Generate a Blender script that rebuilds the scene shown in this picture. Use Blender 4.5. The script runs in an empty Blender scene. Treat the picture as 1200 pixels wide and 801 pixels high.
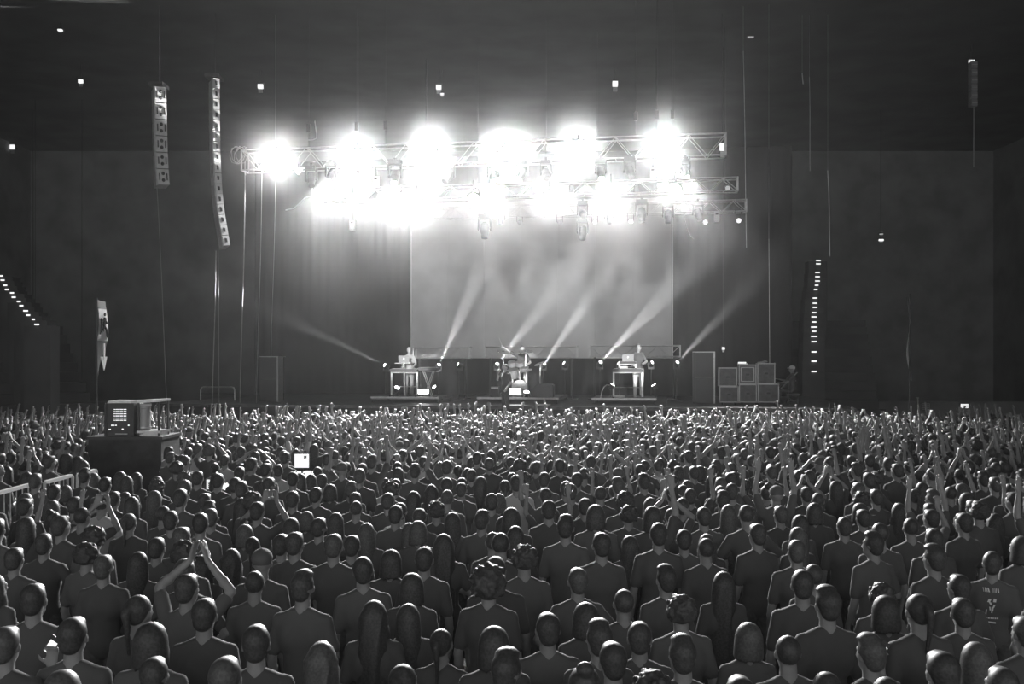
import bpy, math, random
import numpy as np
from mathutils import Vector, Matrix, Euler

rng = random.Random(11)
C = bpy.context.scene.collection
F = 1167.0            # focal length in pixels of the 1200 x 801 frame
H = 3.5               # camera height above the arena floor
HY = 420.0            # pixel row of the horizon
PI = math.pi

# ------------------------------------------------------------------ camera
cam = bpy.data.cameras.new('camera')
cam.sensor_width = 36.0
cam.lens = F / 1200.0 * 36.0
cam.shift_y = (HY - 400.5) / 1200.0
cam.clip_end = 300
co = bpy.data.objects.new('camera', cam)
C.objects.link(co)
co.location = (0, 0, H)
co.rotation_euler = (PI / 2, 0, 0)
bpy.context.scene.camera = co

# ------------------------------------------------------------------ world, exposure, volume settings
AMBIENT = 1.05
CROWDWASH = 13000.0
FOLLOW = 110000.0
BLINDER = 5500.0
HAZE = 0.00025
SMOKE = 0.007
SMOKE_G = 0.75
SMOKE_SIZE = (25.0, 15.0, 14.0)
SMOKE_AT = (-2.0, 36.0, 6.9)
HAZE_G = 0.6
BEAM_ANGLE = 62.0
BEAM = 110000.0
FLOORL = 80.0
WASH = 260.0
SIDEWASH = 900.0
w = bpy.data.worlds.new('world')
bpy.context.scene.world = w
w.use_nodes = True
w.node_tree.nodes['Background'].inputs[0].default_value = (1, 1, 1, 1)
w.node_tree.nodes['Background'].inputs[1].default_value = AMBIENT
vs = bpy.context.scene.view_settings
vs.view_transform = 'Standard'
vs.look = 'None'
vs.gamma = 1.0
vs.exposure = 0.0
cy = bpy.context.scene.cycles
cy.max_bounces = 4
cy.diffuse_bounces = 2
cy.glossy_bounces = 2
cy.transmission_bounces = 2
cy.volume_bounces = 0
cy.volume_step_rate = 1.0
cy.volume_max_steps = 256
cy.sample_clamp_indirect = 3.0
cy.use_denoising = True


# ------------------------------------------------------------------ helpers
def P(px, py, d):
    return Vector(((px - 600.0) / F * d, d, H + (HY - py) / F * d))


TILT = 0.16                                  # the stage is turned a little to the camera
RZ = -math.atan(TILT)
SX = Vector((math.cos(RZ), math.sin(RZ), 0))
SY = Vector((-math.sin(RZ), math.cos(RZ), 0))


def sd(px, D):
    return D / (1 + TILT * (px - 600.0) / F)


def S(px, py, D):
    return P(px, py, sd(px, D))


def SP(px, D, z):
    p = S(px, HY, D)
    p.z = z
    return p


MATS = {}


def mat(name, grey, rough=0.6, metal=0.0, emit=0.0, noise=0.0, scale=8.0, spec=0.5, bump=0.0, translucent=0.0, sheen=0.0):
    if name in MATS:
        return MATS[name]
    m = bpy.data.materials.new(name)
    m.use_nodes = True
    nt = m.node_tree
    b = nt.nodes['Principled BSDF']
    b.inputs['Base Color'].default_value = (grey, grey, grey, 1)
    b.inputs['Roughness'].default_value = rough
    b.inputs['Metallic'].default_value = metal
    b.inputs['Specular IOR Level'].default_value = spec
    if sheen:
        b.inputs['Sheen Weight'].default_value = sheen
    if emit:
        b.inputs['Emission Color'].default_value = (1, 1, 1, 1)
        b.inputs['Emission Strength'].default_value = emit
    if noise or bump:
        tc = nt.nodes.new('ShaderNodeTexCoord')
        n = nt.nodes.new('ShaderNodeTexNoise')
        n.inputs['Scale'].default_value = scale
        n.inputs['Detail'].default_value = 4
        nt.links.new(tc.outputs['Object'], n.inputs['Vector'])
        if noise:
            r = nt.nodes.new('ShaderNodeValToRGB')
            a, c = grey * (1 - noise), min(1.0, grey * (1 + noise))
            r.color_ramp.elements[0].position = 0.35
            r.color_ramp.elements[1].position = 0.65
            r.color_ramp.elements[0].color = (a, a, a, 1)
            r.color_ramp.elements[1].color = (c, c, c, 1)
            nt.links.new(n.outputs['Fac'], r.inputs['Fac'])
            nt.links.new(r.outputs['Color'], b.inputs['Base Color'])
        if bump:
            bp = nt.nodes.new('ShaderNodeBump')
            bp.inputs['Strength'].default_value = bump
            nt.links.new(n.outputs['Fac'], bp.inputs['Height'])
            nt.links.new(bp.outputs['Normal'], b.inputs['Normal'])
    if translucent:
        t = nt.nodes.new('ShaderNodeBsdfTranslucent')
        t.inputs['Color'].default_value = (grey, grey, grey, 1)
        mx = nt.nodes.new('ShaderNodeMixShader')
        mx.inputs['Fac'].default_value = translucent
        nt.links.new(b.outputs['BSDF'], mx.inputs[1])
        nt.links.new(t.outputs['BSDF'], mx.inputs[2])
        nt.links.new(mx.outputs['Shader'], nt.nodes['Material Output'].inputs['Surface'])
    MATS[name] = m
    return m


class MB:
    """collects plain shapes; build() links them as one mesh object"""

    def __init__(self):
        self.v, self.f, self.n = [], [], 0

    def add(self, verts, faces):
        verts = np.asarray(verts, dtype=float)
        self.v.append(verts)
        k = self.n
        self.f.extend([tuple(i + k for i in fc) for fc in faces])
        self.n += len(verts)
        return self

    def box(self, c, size, R=None):
        sx, sy, sz = (s / 2 for s in size)
        v = np.array([(x, y, z) for x in (-sx, sx) for y in (-sy, sy) for z in (-sz, sz)])
        if R is not None:
            v = v @ np.array(R.to_3x3() if hasattr(R, 'to_3x3') else R).T
        v = v + np.array(c)
        return self.add(v, [(0, 1, 3, 2), (4, 6, 7, 5), (0, 4, 5, 1), (2, 3, 7, 6), (0, 2, 6, 4), (1, 5, 7, 3)])

    def lathe(self, p0, axis, prof, seg=10):
        """prof: (distance along axis, radius)"""
        a = Vector(axis).normalized()
        u = a.orthogonal().normalized()
        t = a.cross(u)
        p0 = Vector(p0)
        v, fc = [], []
        for (s, r) in prof:
            for k in range(seg):
                th = 2 * PI * k / seg
                v.append(p0 + a * s + (u * math.cos(th) + t * math.sin(th)) * r)
        m = len(prof)
        for i in range(m - 1):
            for k in range(seg):
                k2 = (k + 1) % seg
                fc.append((i * seg + k, i * seg + k2, (i + 1) * seg + k2, (i + 1) * seg + k))
        fc.append(tuple(range(seg - 1, -1, -1)))
        fc.append(tuple((m - 1) * seg + k for k in range(seg)))
        return self.add([tuple(x) for x in v], fc)

    def cyl(self, p0, p1, r0, r1=None, seg=10):
        r1 = r0 if r1 is None else r1
        d = Vector(p1) - Vector(p0)
        return self.lathe(p0, d, [(0, r0), (d.length, r1)], seg)

    def capsule(self, p0, p1, r0, r1, seg=10):
        d = Vector(p1) - Vector(p0)
        L = max(d.length, 1e-4)
        prof = [(-r0 * 0.98, r0 * 0.2), (-r0 * 0.7, r0 * 0.71), (0, r0), (L, r1), (L + r1 * 0.7, r1 * 0.71), (L + r1 * 0.98, r1 * 0.2)]
        return self.lathe(p0, d if d.length > 1e-4 else (0, 0, 1), prof, seg)

    def ell(self, c, r, seg=14, rings=9, R=None):
        v, fc = [], []
        for i in range(rings + 1):
            ph = PI * (0.04 + 0.92 * i / rings)
            for k in range(seg):
                th = 2 * PI * k / seg
                v.append((r[0] * math.sin(ph) * math.cos(th), r[1] * math.sin(ph) * math.sin(th), r[2] * math.cos(ph)))
        v = np.array(v)
        if R is not None:
            v = v @ np.array(R.to_3x3()).T
        v = v + np.array(c)
        for i in range(rings):
            for k in range(seg):
                k2 = (k + 1) % seg
                fc.append((i * seg + k, (i + 1) * seg + k, (i + 1) * seg + k2, i * seg + k2))
        fc.append(tuple(range(seg)))
        fc.append(tuple(rings * seg + k for k in range(seg - 1, -1, -1)))
        return self.add(v, fc)

    def tube(self, pts, r, seg=6):
        for a, b in zip(pts[:-1], pts[1:]):
            self.capsule(a, b, r, r, seg) if len(pts) > 2 else self.cyl(a, b, r, r, seg)
        return self

    def mesh(self, name):
        me = bpy.data.meshes.new(name)
        me.from_pydata([tuple(x) for x in np.concatenate(self.v)], [], self.f)
        me.update()
        return me

    def build(self, name, m, parent=None, smooth=False):
        me = self.mesh(name)
        if smooth:
            me.shade_smooth()
        return link(name, me, m, parent)


def link(name, me, m=None, parent=None):
    o = bpy.data.objects.new(name, me)
    if m is not None:
        if not me.materials:
            me.materials.append(m)
        elif me.materials[0] != m:
            o.material_slots[0].link = 'OBJECT'
            o.material_slots[0].material = m
    C.objects.link(o)
    if parent is not None:
        o.parent = parent
    return o


def tag(o, label, cat, group=None):
    o['label'] = label
    o['category'] = cat
    if group:
        o['group'] = group
    return o


def thing(name, label, cat, loc=(0, 0, 0), rz=0.0, group=None):
    o = bpy.data.objects.new(name, None)
    C.objects.link(o)
    o.empty_display_size = 0.2
    o.location = loc
    o.rotation_euler = (0, 0, rz)
    return tag(o, label, cat, group)


def structure(o):
    o['kind'] = 'structure'
    return o


def spot(loc, direction, energy, angle, blend=0.4, radius=0.05, parent=None):
    l = bpy.data.lights.new('lamp_light', 'SPOT')
    l.energy = energy
    l.spot_size = math.radians(angle)
    l.spot_blend = blend
    l.shadow_soft_size = radius
    o = bpy.data.objects.new('lamp_light', l)
    C.objects.link(o)
    o.location = loc
    o.rotation_euler = Vector(direction).to_track_quat('-Z', 'Y').to_euler()
    if parent is not None:
        o.parent = parent
    return o


def dirv(px0, py0, px1, py1, depth=0.0):
    """direction that goes from pixel to pixel on the stage plane, with a lean in depth"""
    v = SX * ((px1 - px0)) + Vector((0, 0, 1)) * (-(py1 - py0))
    n = v.length
    return (v / n + SY * depth).normalized()


# ------------------------------------------------------------------ materials
BLACK = mat('black_cloth', 0.05, 0.9, noise=0.3, scale=3)
WALL = mat('dark_wall_paint', 0.24, 0.9, noise=0.15, scale=0.6)
STANDM = mat('dark_stand_board', 0.10, 0.9, noise=0.15, scale=0.6)
CEIL = mat('dark_ceiling_paint', 0.085, 0.9, noise=0.15, scale=0.5)
FLOORM = mat('concrete_floor', 0.09, 0.8, noise=0.25, scale=1.5)
DECK = mat('black_stage_board', 0.07, 0.5, noise=0.3, scale=5)
METAL = mat('aluminium', 0.55, 0.35, 0.9, noise=0.1, scale=12)
CHAINM = mat('dull_chain', 0.10, 0.7, 0.2)
DARKMETAL = mat('black_metal', 0.05, 0.4, 0.3)
PLASTIC = mat('black_plastic', 0.05, 0.45)
LENS = mat('lamp_lens', 0.9, 0.2, emit=60.0)
DEADLENS = mat('dark_lens', 0.08, 0.1)
SMALLLENS = mat('small_lamp_lens', 0.9, 0.2, emit=9.0)
STEPGLOW = mat('step_light_glow', 0.9, 0.4, emit=1.2)
SCREENGLOW = mat('screen_glow', 0.9, 0.4, emit=1.0)
DIMGLOW = mat('dim_glow', 0.7, 0.4, emit=0.35)
SKIN = mat('skin', 0.24, 0.5, noise=0.06, scale=20)
SHIRTS = [mat('black_shirt', 0.065, 0.85, sheen=0.1), mat('charcoal_shirt', 0.08, 0.85, sheen=0.1),
          mat('dark_shirt', 0.072, 0.8), mat('grey_shirt', 0.10, 0.85), mat('pale_shirt', 0.42, 0.85)]
TROUSERS = mat('dark_denim', 0.08, 0.85, noise=0.2, scale=30)
HAIRS = [mat('black_hair', 0.05, 0.5, noise=0.3, scale=60, bump=0.4, spec=0.35), mat('brown_hair', 0.06, 0.5, noise=0.3, scale=60, bump=0.4, spec=0.35),
         mat('fair_hair', 0.085, 0.5, noise=0.25, scale=60, bump=0.4, spec=0.35)]
CAPM = mat('cap_cloth', 0.1, 0.8)


# ================================================================== the hall
HX, HY0, HY1, HZ = 29.0, -12.0, 60.0, 16.0
structure(MB().box((0, (HY0 + HY1) / 2, -0.15), (2 * HX + 1, HY1 - HY0 + 1, 0.3)).build('floor', FLOORM))
structure(MB().box((0, (HY0 + HY1) / 2, HZ + 0.15), (2 * HX + 1, HY1 - HY0 + 1, 0.3)).build('ceiling', CEIL))
structure(MB().box((0, HY1 + 0.15, HZ / 2), (2 * HX + 1, 0.3, HZ)).build('wall_back', WALL))
structure(MB().box((-HX - 0.15, (HY0 + HY1) / 2, HZ / 2), (0.3, HY1 - HY0, HZ)).build('wall_left', WALL))
structure(MB().box((HX + 0.15, (HY0 + HY1) / 2, HZ / 2), (0.3, HY1 - HY0, HZ)).build('wall_right', WALL))
# low arena boards on both sides of the stage
structure(MB().box((21.4, 50.0, 0.65), (13.5, 0.2, 1.3)).box((21.4, 49.9, 1.33), (13.5, 0.3, 0.06)).build('trim_1', WALL))
structure(MB().box((-21.9, 50.0, 0.65), (12.0, 0.2, 1.3)).box((-21.9, 49.9, 1.33), (12.0, 0.3, 0.06)).build('trim_2', WALL))

# haze: one even volume that fills the hall
hm = bpy.data.materials.new('haze')
hm.use_nodes = True
for n in list(hm.node_tree.nodes):
    if n.type != 'OUTPUT_MATERIAL':
        hm.node_tree.nodes.remove(n)
sc = hm.node_tree.nodes.new('ShaderNodeVolumeScatter')
sc.inputs['Color'].default_value = (1, 1, 1, 1)
sc.inputs['Density'].default_value = HAZE
sc.inputs['Anisotropy'].default_value = HAZE_G
hm.node_tree.links.new(sc.outputs['Volume'], hm.node_tree.nodes['Material Output'].inputs['Volume'])
hz = MB().box((0, (HY0 + HY1) / 2, HZ / 2), (2 * HX - 0.1, HY1 - HY0 - 0.1, HZ - 0.1)).build('haze', hm)
hz['kind'] = 'stuff'
tag(hz, 'thin white theatrical haze that fills the whole dark hall', 'haze')


# denser drifting smoke over the stage, around the trusses
sm = bpy.data.materials.new('stage_smoke')
sm.use_nodes = True
nt = sm.node_tree
for n in list(nt.nodes):
    if n.type != 'OUTPUT_MATERIAL':
        nt.nodes.remove(n)
sc = nt.nodes.new('ShaderNodeVolumeScatter')
sc.inputs['Anisotropy'].default_value = SMOKE_G
tc = nt.nodes.new('ShaderNodeTexCoord')
nz = nt.nodes.new('ShaderNodeTexNoise')
nz.inputs['Scale'].default_value = 0.38
nz.inputs['Detail'].default_value = 3
nt.links.new(tc.outputs['Object'], nz.inputs['Vector'])
ramp = nt.nodes.new('ShaderNodeMapRange')
ramp.interpolation_type = 'SMOOTHSTEP'
ramp.inputs['From Min'].default_value = 0.36
ramp.inputs['From Max'].default_value = 0.66
ramp.inputs['To Min'].default_value = 0.7
ramp.inputs['To Max'].default_value = 1.3
nt.links.new(nz.outputs['Fac'], ramp.inputs['Value'])
# thins out toward its own borders: distance from the middle of the cloud
vm = nt.nodes.new('ShaderNodeVectorMath')
vm.operation = 'MULTIPLY'
vm.inputs[1].default_value = (2 / SMOKE_SIZE[0], 2 / SMOKE_SIZE[1], 2 / SMOKE_SIZE[2])
nt.links.new(tc.outputs['Object'], vm.inputs[0])
ab = nt.nodes.new('ShaderNodeVectorMath')
ab.operation = 'ABSOLUTE'
nt.links.new(vm.outputs[0], ab.inputs[0])
sep = nt.nodes.new('ShaderNodeSeparateXYZ')
nt.links.new(ab.outputs[0], sep.inputs[0])
prev = ramp.outputs['Result']
for ax, lo in (('X', 0.55), ('Y', 0.45), ('Z', 0.5)):
    mr = nt.nodes.new('ShaderNodeMapRange')
    mr.interpolation_type = 'SMOOTHSTEP'
    mr.inputs['From Min'].default_value = lo
    mr.inputs['From Max'].default_value = 1.0
    mr.inputs['To Min'].default_value = 1.0
    mr.inputs['To Max'].default_value = 0.0
    nt.links.new(sep.outputs[ax], mr.inputs['Value'])
    mu = nt.nodes.new('ShaderNodeMath')
    mu.operation = 'MULTIPLY'
    nt.links.new(prev, mu.inputs[0])
    nt.links.new(mr.outputs['Result'], mu.inputs[1])
    prev = mu.outputs[0]
mu = nt.nodes.new('ShaderNodeMath')
mu.operation = 'MULTIPLY'
mu.inputs[1].default_value = SMOKE
nt.links.new(prev, mu.inputs[0])
nt.links.new(mu.outputs[0], sc.inputs['Density'])
nt.links.new(sc.outputs['Volume'], nt.nodes['Material Output'].inputs['Volume'])
sk = MB().box((0, 0, 0), SMOKE_SIZE).build('stage_smoke', sm)
sk.location = SMOKE_AT
sk.rotation_euler = (0, 0, RZ)
sk['kind'] = 'stuff'
tag(sk, 'drifting white smoke around the trusses and over the stage', 'smoke')


# seating stands with lit stair edges ------------------------------------------------
def stand(label, start, rise_dir, run, rise, rows, width, lights, glow):
    """lights: list of (px, py, width in px); every row is a step of its own"""
    t = thing('seating_stand', label, 'seating stand', start)
    d = Vector((rise_dir[0], rise_dir[1], 0)).normalized()
    n = Vector((-d.y, d.x, 0))
    R = Matrix((d, n, Vector((0, 0, 1)))).transposed()
    me = None
    for k in range(rows):
        s = run / rows
        top = rise * (k + 1) / rows
        c = d * (s * (k + 0.5))
        c.z = top / 2
        MB().box(c, (s, width, top), R).build('step', STANDM, t)
    for (px, py, wpx) in lights:
        # where the pixel's sight line meets the slope of the stand's aisle
        a = (start[2] + (lights[-1][1] - py) / max(1.0, lights[-1][1] - lights[0][1]))
        fr = (lights[-1][1] - py) / max(1.0, (lights[-1][1] - lights[0][1]))
        dep = start[1] + d.y * (run * (0.06 + 0.88 * fr)) - 0.4
        p = P(px, py, dep) - Vector(start)
        k = wpx * dep / F
        MB().box(p, (k, 0.05, 0.055)).build('step_light', glow, t)
        # the aisle step that carries the light
        MB().box(p + Vector((0, 0.42, -p.z / 2 - 0.04)), (max(1.0, k * 2.5), 0.74, p.z)).build('aisle_step', STANDM, t)
    return t


LL = [(1, 323, 4), (3, 328, 4), (6, 334, 4), (8, 339, 4), (14, 343, 4), (16, 348, 4), (22, 353, 4), (25, 358, 4),
      (30, 364, 5), (33, 369, 4), (39, 374, 3), (43, 380, 5)]
stand('dark stepped seating stand with a slanting row of small step lights', (-17.6, 37.0, 0), (-5.4, 8.0), 10.5, 5.0, 12, 5.0, LL, STEPGLOW)
RL = [(959, 305, 5), (959, 309, 5), (958, 319, 5), (958, 324, 5), (958, 329, 5), (957, 334, 4), (956, 339, 4), (955, 349, 5), (955, 355, 5),
      (955, 360, 5), (954, 366, 5), (954, 371, 6), (954, 377, 5), (954, 383, 7), (954, 388, 5), (954, 394, 7), (954, 400, 6),
      (954, 412, 6), (954, 423, 6), (954, 435, 6)]
stand('dark stepped seating stand with an upright column of bright step lights', (13.4, 43.0, 0), (3.8, 13.0), 13.8, 5.6, 14, 5.0, RL, STEPGLOW)


# small lamps on walls and ceiling ---------------------------------------------------
def emergency_light(label, px, py, d, wpx=5, hpx=4, hang=None, glow=None):
    p = P(px, py, d)
    k = d / F
    t = thing('emergency_light', label, 'lamp', p)
    MB().box((0, 0.09, hpx * k * 0.75), ((wpx + 1) * k, 0.2, 0.05)).box((0, 0.12, 0), ((wpx + 1) * k, 0.05, hpx * k * 1.5)).build('housing', DARKMETAL, t)
    MB().box((0, 0.04, 0), (wpx * k, 0.1, hpx * k)).build('lens', glow or SCREENGLOW, t)
    MB().box((0, 0.05, -hpx * k * 1.05), (wpx * k * 0.8, 0.04, hpx * k * 0.8)).build('diffuser', METAL, t)
    top = HZ if hang is None else hang
    if hang != 'wall':
        MB().cyl((0, 0.1, hpx * k * 0.75), (0, 0.1, top - p.z), 0.012, seg=6).build('suspension', DARKMETAL, t)
    else:
        MB().box((0, 0.35, 0), (0.06, 0.5, 0.06)).build('bracket', DARKMETAL, t)
    return t


emergency_light('small bright lamp high up, topmost above the slanting step lights', 70, 35, 37, 5, 2)
emergency_light('small bright square lamp hung above the shorter line array', 94, 95, 42, 5, 4)
emergency_light('small bright square lamp at the dark edge, above the slanting step lights', 14, 172, 57.4, 5, 5, 'wall')
emergency_light('small bright lamp hung just right of the long line array', 305, 101, 43, 6, 5)
emergency_light('small bright lamp above the third stage light of the upper row', 514, 102, 43, 6, 5)
emergency_light('tiny second lamp close below another lamp over the stage', 518, 110, 43, 4, 2)
emergency_light('small bright lamp above and between the two rightmost upper stage lights', 721, 98, 43, 6, 6)
emergency_light('small bright lamp hung at the right end of the front truss', 847, 172, 36, 6, 8)
emergency_light('bright lamp at the top of a slim dark hanging column', 1139, 72, 40, 6, 4)
emergency_light('faint thin lamp under the ceiling over the right end of the trusses', 880, 43, 38, 7, 1, glow=DIMGLOW)
emergency_light('bright white wall lamp below the slanting step lights', 40, 453, 48, 9, 5)
emergency_light('small white lamp low by the exit flag', 95, 464, 48, 6, 4)
emergency_light('tiny lamp alone in the dark below the slanting step lights', 37, 392, 50, 3, 1.5)
emergency_light('tiny lamp over two closer ones above the white wall lamp', 37, 425, 50, 3, 2)
emergency_light('tiny lamp directly above the white wall lamp', 38, 437, 50, 3, 2)
emergency_light('thin double lamp in the dark beyond the column of step lights', 1033, 281, 50, 5, 2, glow=STEPGLOW)
emergency_light('faint upper lamp of the thin double pair in the dark', 1033, 274, 50, 4, 1, glow=DIMGLOW)
emergency_light('tiny bright lamp in the dark above the flight cases', 848, 408, 40, 3, 3)

# slim hanging speaker column on the far right, below the bright lamp
t = thing('speaker_column', 'slim dark hanging speaker column under a bright lamp', 'speaker', P(1140, 100, 39.5))
for k in range(6):
    MB().box((0, 0, (2.6 - k) * 0.30), (0.24, 0.3, 0.27)).build('cabinet', mat('grey_case', 0.25, 0.5), t)
    MB().box((0, -0.16, (2.6 - k) * 0.30), (0.2, 0.03, 0.02 + 0.02 * (k % 3))).build('edge_strip', METAL, t)
MB().cyl((0, 0, 0.9), (0, 0, HZ - P(1140, 100, 39.5).z), 0.012, seg=6).build('cable', DARKMETAL, t)
t = thing('loudspeaker', 'small grey loudspeaker hung lower beside the slim column', 'speaker', P(1141, 119, 39.5))
MB().box((0, 0, 0), (0.16, 0.2, 0.3)).build('cabinet', mat('grey_case', 0.25, 0.5), t)
MB().box((-0.05, -0.11, 0.1), (0.24, 0.02, 0.02)).build('edge_strip', METAL, t)
MB().cyl((0, 0, -0.15), (0, 0, -2.6), 0.012, seg=6).build('cable', METAL, t)
MB().cyl((0, 0.3, 0.15), (0, 0.3, HZ - P(1141, 119, 39.5).z), 0.012, seg=6).box((0, 0.2, 0.1), (0.03, 0.3, 0.03)).build('hanger', DARKMETAL, t)


# exit flags ---------------------------------------------------------------------------
FLAGM = mat('flag_cloth_white', 0.85, 0.8, translucent=0.45)
FLAGG = mat('flag_cloth_grey', 0.16, 0.8, translucent=0.3)
INK = mat('flag_print_black', 0.03, 0.8)


def feather_flag(label, p, rz, height, wide, pole_to, pictogram):
    """a feather flag: pole at x = 0, cloth from z = 0 (top) down, narrowing to the pole"""
    t = thing('feather_flag', label, 'flag', p, rz)
    MB().cyl((0, 0, 0.05), (0, 0, pole_to), 0.025, seg=8).build('pole', DARKMETAL, t)

    def cloth(z0, z1, name, m):
        v, f = [], []
        n = 8
        for i in range(n + 1):
            z = z0 + (z1 - z0) * i / n
            q = -z / height
            wd = wide * (1.0 if q < 0.55 else max(0.12, 1 - (q - 0.55) / 0.45 * 0.88))
            dip = 0.12 * wide * 3 if i == 0 and z0 == 0 else 0
            for j in range(5):
                x = wd * j / 4
                yy = 0.05 * math.sin(3.0 * z + 2.0 * x)
                v.append((x + 0.02, yy - 0.008, z - dip * j / 4 * 0.4))
                v.append((x + 0.02, yy + 0.008, z - dip * j / 4 * 0.4))
        for i in range(n):
            for j in range(4):
                a = (i * 5 + j) * 2
                b = a + 10
                f += [(a, b, b + 2, a + 2), (a + 1, a + 3, b + 3, b + 1)]
        o = MB().add(v, f).build(name, m, t, True)
        return o
    cloth(0, -height * 0.115, 'top_band', FLAGG)
    if pictogram:
        cloth(-height * 0.115, -height * 0.53, 'white_panel', FLAGM)
        cloth(-height * 0.53, -height, 'lower_band', FLAGG)
        # a running figure in a doorway, and an arrow that points down
        wd = wide
        zc = -height * 0.33
        u = height * 0.155
        mb = MB()

        def bar(x0, z0, x1, z1, r):
            mb.capsule((x0 * wd, -0.07, zc + z0 * u), (x1 * wd, -0.07, zc + z1 * u), r * wd, r * wd, 6)
        mb.ell((0.62 * wd, -0.07, zc + 0.92 * u), (0.11 * wd, 0.02, 0.16 * u), 8, 6)
        bar(0.6, 0.55, 0.5, 0.0, 0.11)
        bar(0.6, 0.5, 0.85, 0.2, 0.06)
        bar(0.55, 0.5, 0.3, 0.3, 0.06)
        bar(0.5, 0.0, 0.8, -0.35, 0.07)
        bar(0.8, -0.35, 0.9, -0.95, 0.07)
        bar(0.5, 0.0, 0.42, -0.45, 0.07)
        bar(0.42, -0.45, 0.15, -0.7, 0.07)
        bar(0.2, 0.55, 0.2, -0.6, 0.05)
        mb.build('running_figure', INK, t)
        za, zb = -height * 0.62, -height * 0.93
        aw = MB()
        aw.box((0.5 * wd, -0.08, (za + zb) / 2 + 0.1 * height), (0.16 * wd, 0.02, 0.22 * height))
        aw.add([(0.12 * wd, -0.08, zb + 0.19 * height), (0.84 * wd, -0.08, zb + 0.19 * height), (0.5 * wd, -0.08, zb),
                (0.12 * wd, -0.06, zb + 0.19 * height), (0.84 * wd, -0.06, zb + 0.19 * height), (0.5 * wd, -0.06, zb)],
               [(0, 2, 1), (3, 4, 5), (0, 1, 4, 3), (1, 2, 5, 4), (2, 0, 3, 5)])
        aw.build('arrow', FLAGM, t)
    else:
        cloth(-height * 0.115, -height * 0.4, 'upper_cloth', FLAGG)
        cloth(-height * 0.4, -height, 'lower_cloth', FLAGM)
    return t


fp = P(113.5, 351, 26.0)
feather_flag('tall feather flag with a running exit figure and down arrow', fp, 1.41, 90 * 26 / F, 0.42, -fp.z, True)
fp = P(1066, 346, 30.0)
feather_flag('thin white feather flag seen edge-on behind the crowd', fp, 1.30, 100 * 30 / F, 0.42, -fp.z, False)

# small signs on the boards at the right
t = thing('exit_sign', 'small lit white sign on the low boards beyond the crowd', 'sign', P(1130.5, 475.5, 49.74))
MB().box((0, 0.1, 0), (0.42, 0.12, 0.26)).build('housing', DARKMETAL, t)
MB().box((0, 0.02, 0), (0.36, 0.04, 0.2)).build('lit_face', SCREENGLOW, t)
MB().box((-0.08, -0.005, 0), (0.03, 0.02, 0.13)).box((0.01, -0.005, 0.02), (0.07, 0.02, 0.03)).box((0.05, -0.005, -0.03), (0.03, 0.02, 0.08)).box((0.11, -0.005, 0.0), (0.03, 0.02, 0.1)).build('pictogram', INK, t)
t = thing('notice_board', 'dim grey notice board on the low boards beside the flag', 'sign', P(1085, 476, 49.79))
MB().box((0, 0.08, 0), (0.46, 0.06, 0.36)).build('frame', DARKMETAL, t)
MB().box((0, 0.04, 0), (0.42, 0.04, 0.32)).build('sheet', mat('notice_grey', 0.45, 0.8), t)
for k in range(4):
    MB().box((0, 0.015, 0.11 - 0.07 * k), (0.34, 0.02, 0.02)).build('text_line', INK, t)
t = thing('post', 'thin dark upright post on the boards left of the notice board', 'post', P(1075.5, 480, 49.75))
MB().cyl((0, 0, -0.95), (0, 0, 0.6), 0.03).box((0, 0, 0.6), (0.1, 0.1, 0.04)).build('upright', METAL, t)

# ================================================================== stage
DZ = 1.9                                   # deck height
o0 = Vector((0, 0, 0))


def sbox(mb, x, D, z, size):
    """a box in the stage's own frame: x along the stage, D depth, z its centre"""
    c = SX * x + SY * 0
    p = Vector((0, D, 0)) + SX * x
    p.z = z
    return mb.box(p, size, Matrix.Rotation(RZ, 3, 'Z'))


def sx_of(px, D):
    """distance along the stage axis of the point that shows at px"""
    return S(px, HY, D).x / SX.x


stage = thing('stage', 'wide black stage with a low front step behind the crowd', 'stage', (0, 0, 0))
for k in range(12):                        # deck boards, two metres wide each
    sbox(MB(), -11 + 2 * k, 39.0, DZ - 0.05, (1.99, 11.0, 0.1)).build('deck_board', DECK, stage)
sbox(MB(), 0, 39.0, (DZ - 0.1) / 2, (23.9, 10.8, DZ - 0.1)).build('skirt', BLACK, stage)
sbox(MB(), 0, 33.46, DZ - 0.03, (24, 0.05, 0.06)).build('edge_rail', BLACK, stage)
sbox(MB(), sx_of(592, 32.6), 32.7, 0.8, (3.0, 1.3, 1.6)).build('front_step', DECK, stage)

# drape wall behind the stage, below the screen
mb = MB()
x0, x1, n = -12.0, 12.0, 180
v, f = [], []
for i in range(n + 1):
    x = x0 + (x1 - x0) * i / n
    p = Vector((0, 44.0 + 0.025 * math.sin(i * 1.9) + 0.02 * math.sin(i * 0.7), 0)) + SX * x
    v += [(p.x, p.y, DZ), (p.x, p.y, 12.5)]
for i in range(n):
    f.append((2 * i, 2 * i + 2, 2 * i + 3, 2 * i + 1))
dr = mb.add(v, f).build('drape', mat('black_drape', 0.025, 0.95), None, True)
so = dr.modifiers.new('thickness', 'SOLIDIFY')
so.thickness = 0.03
tag(dr, 'black pleated drape hung behind the whole stage', 'curtain')

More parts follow.
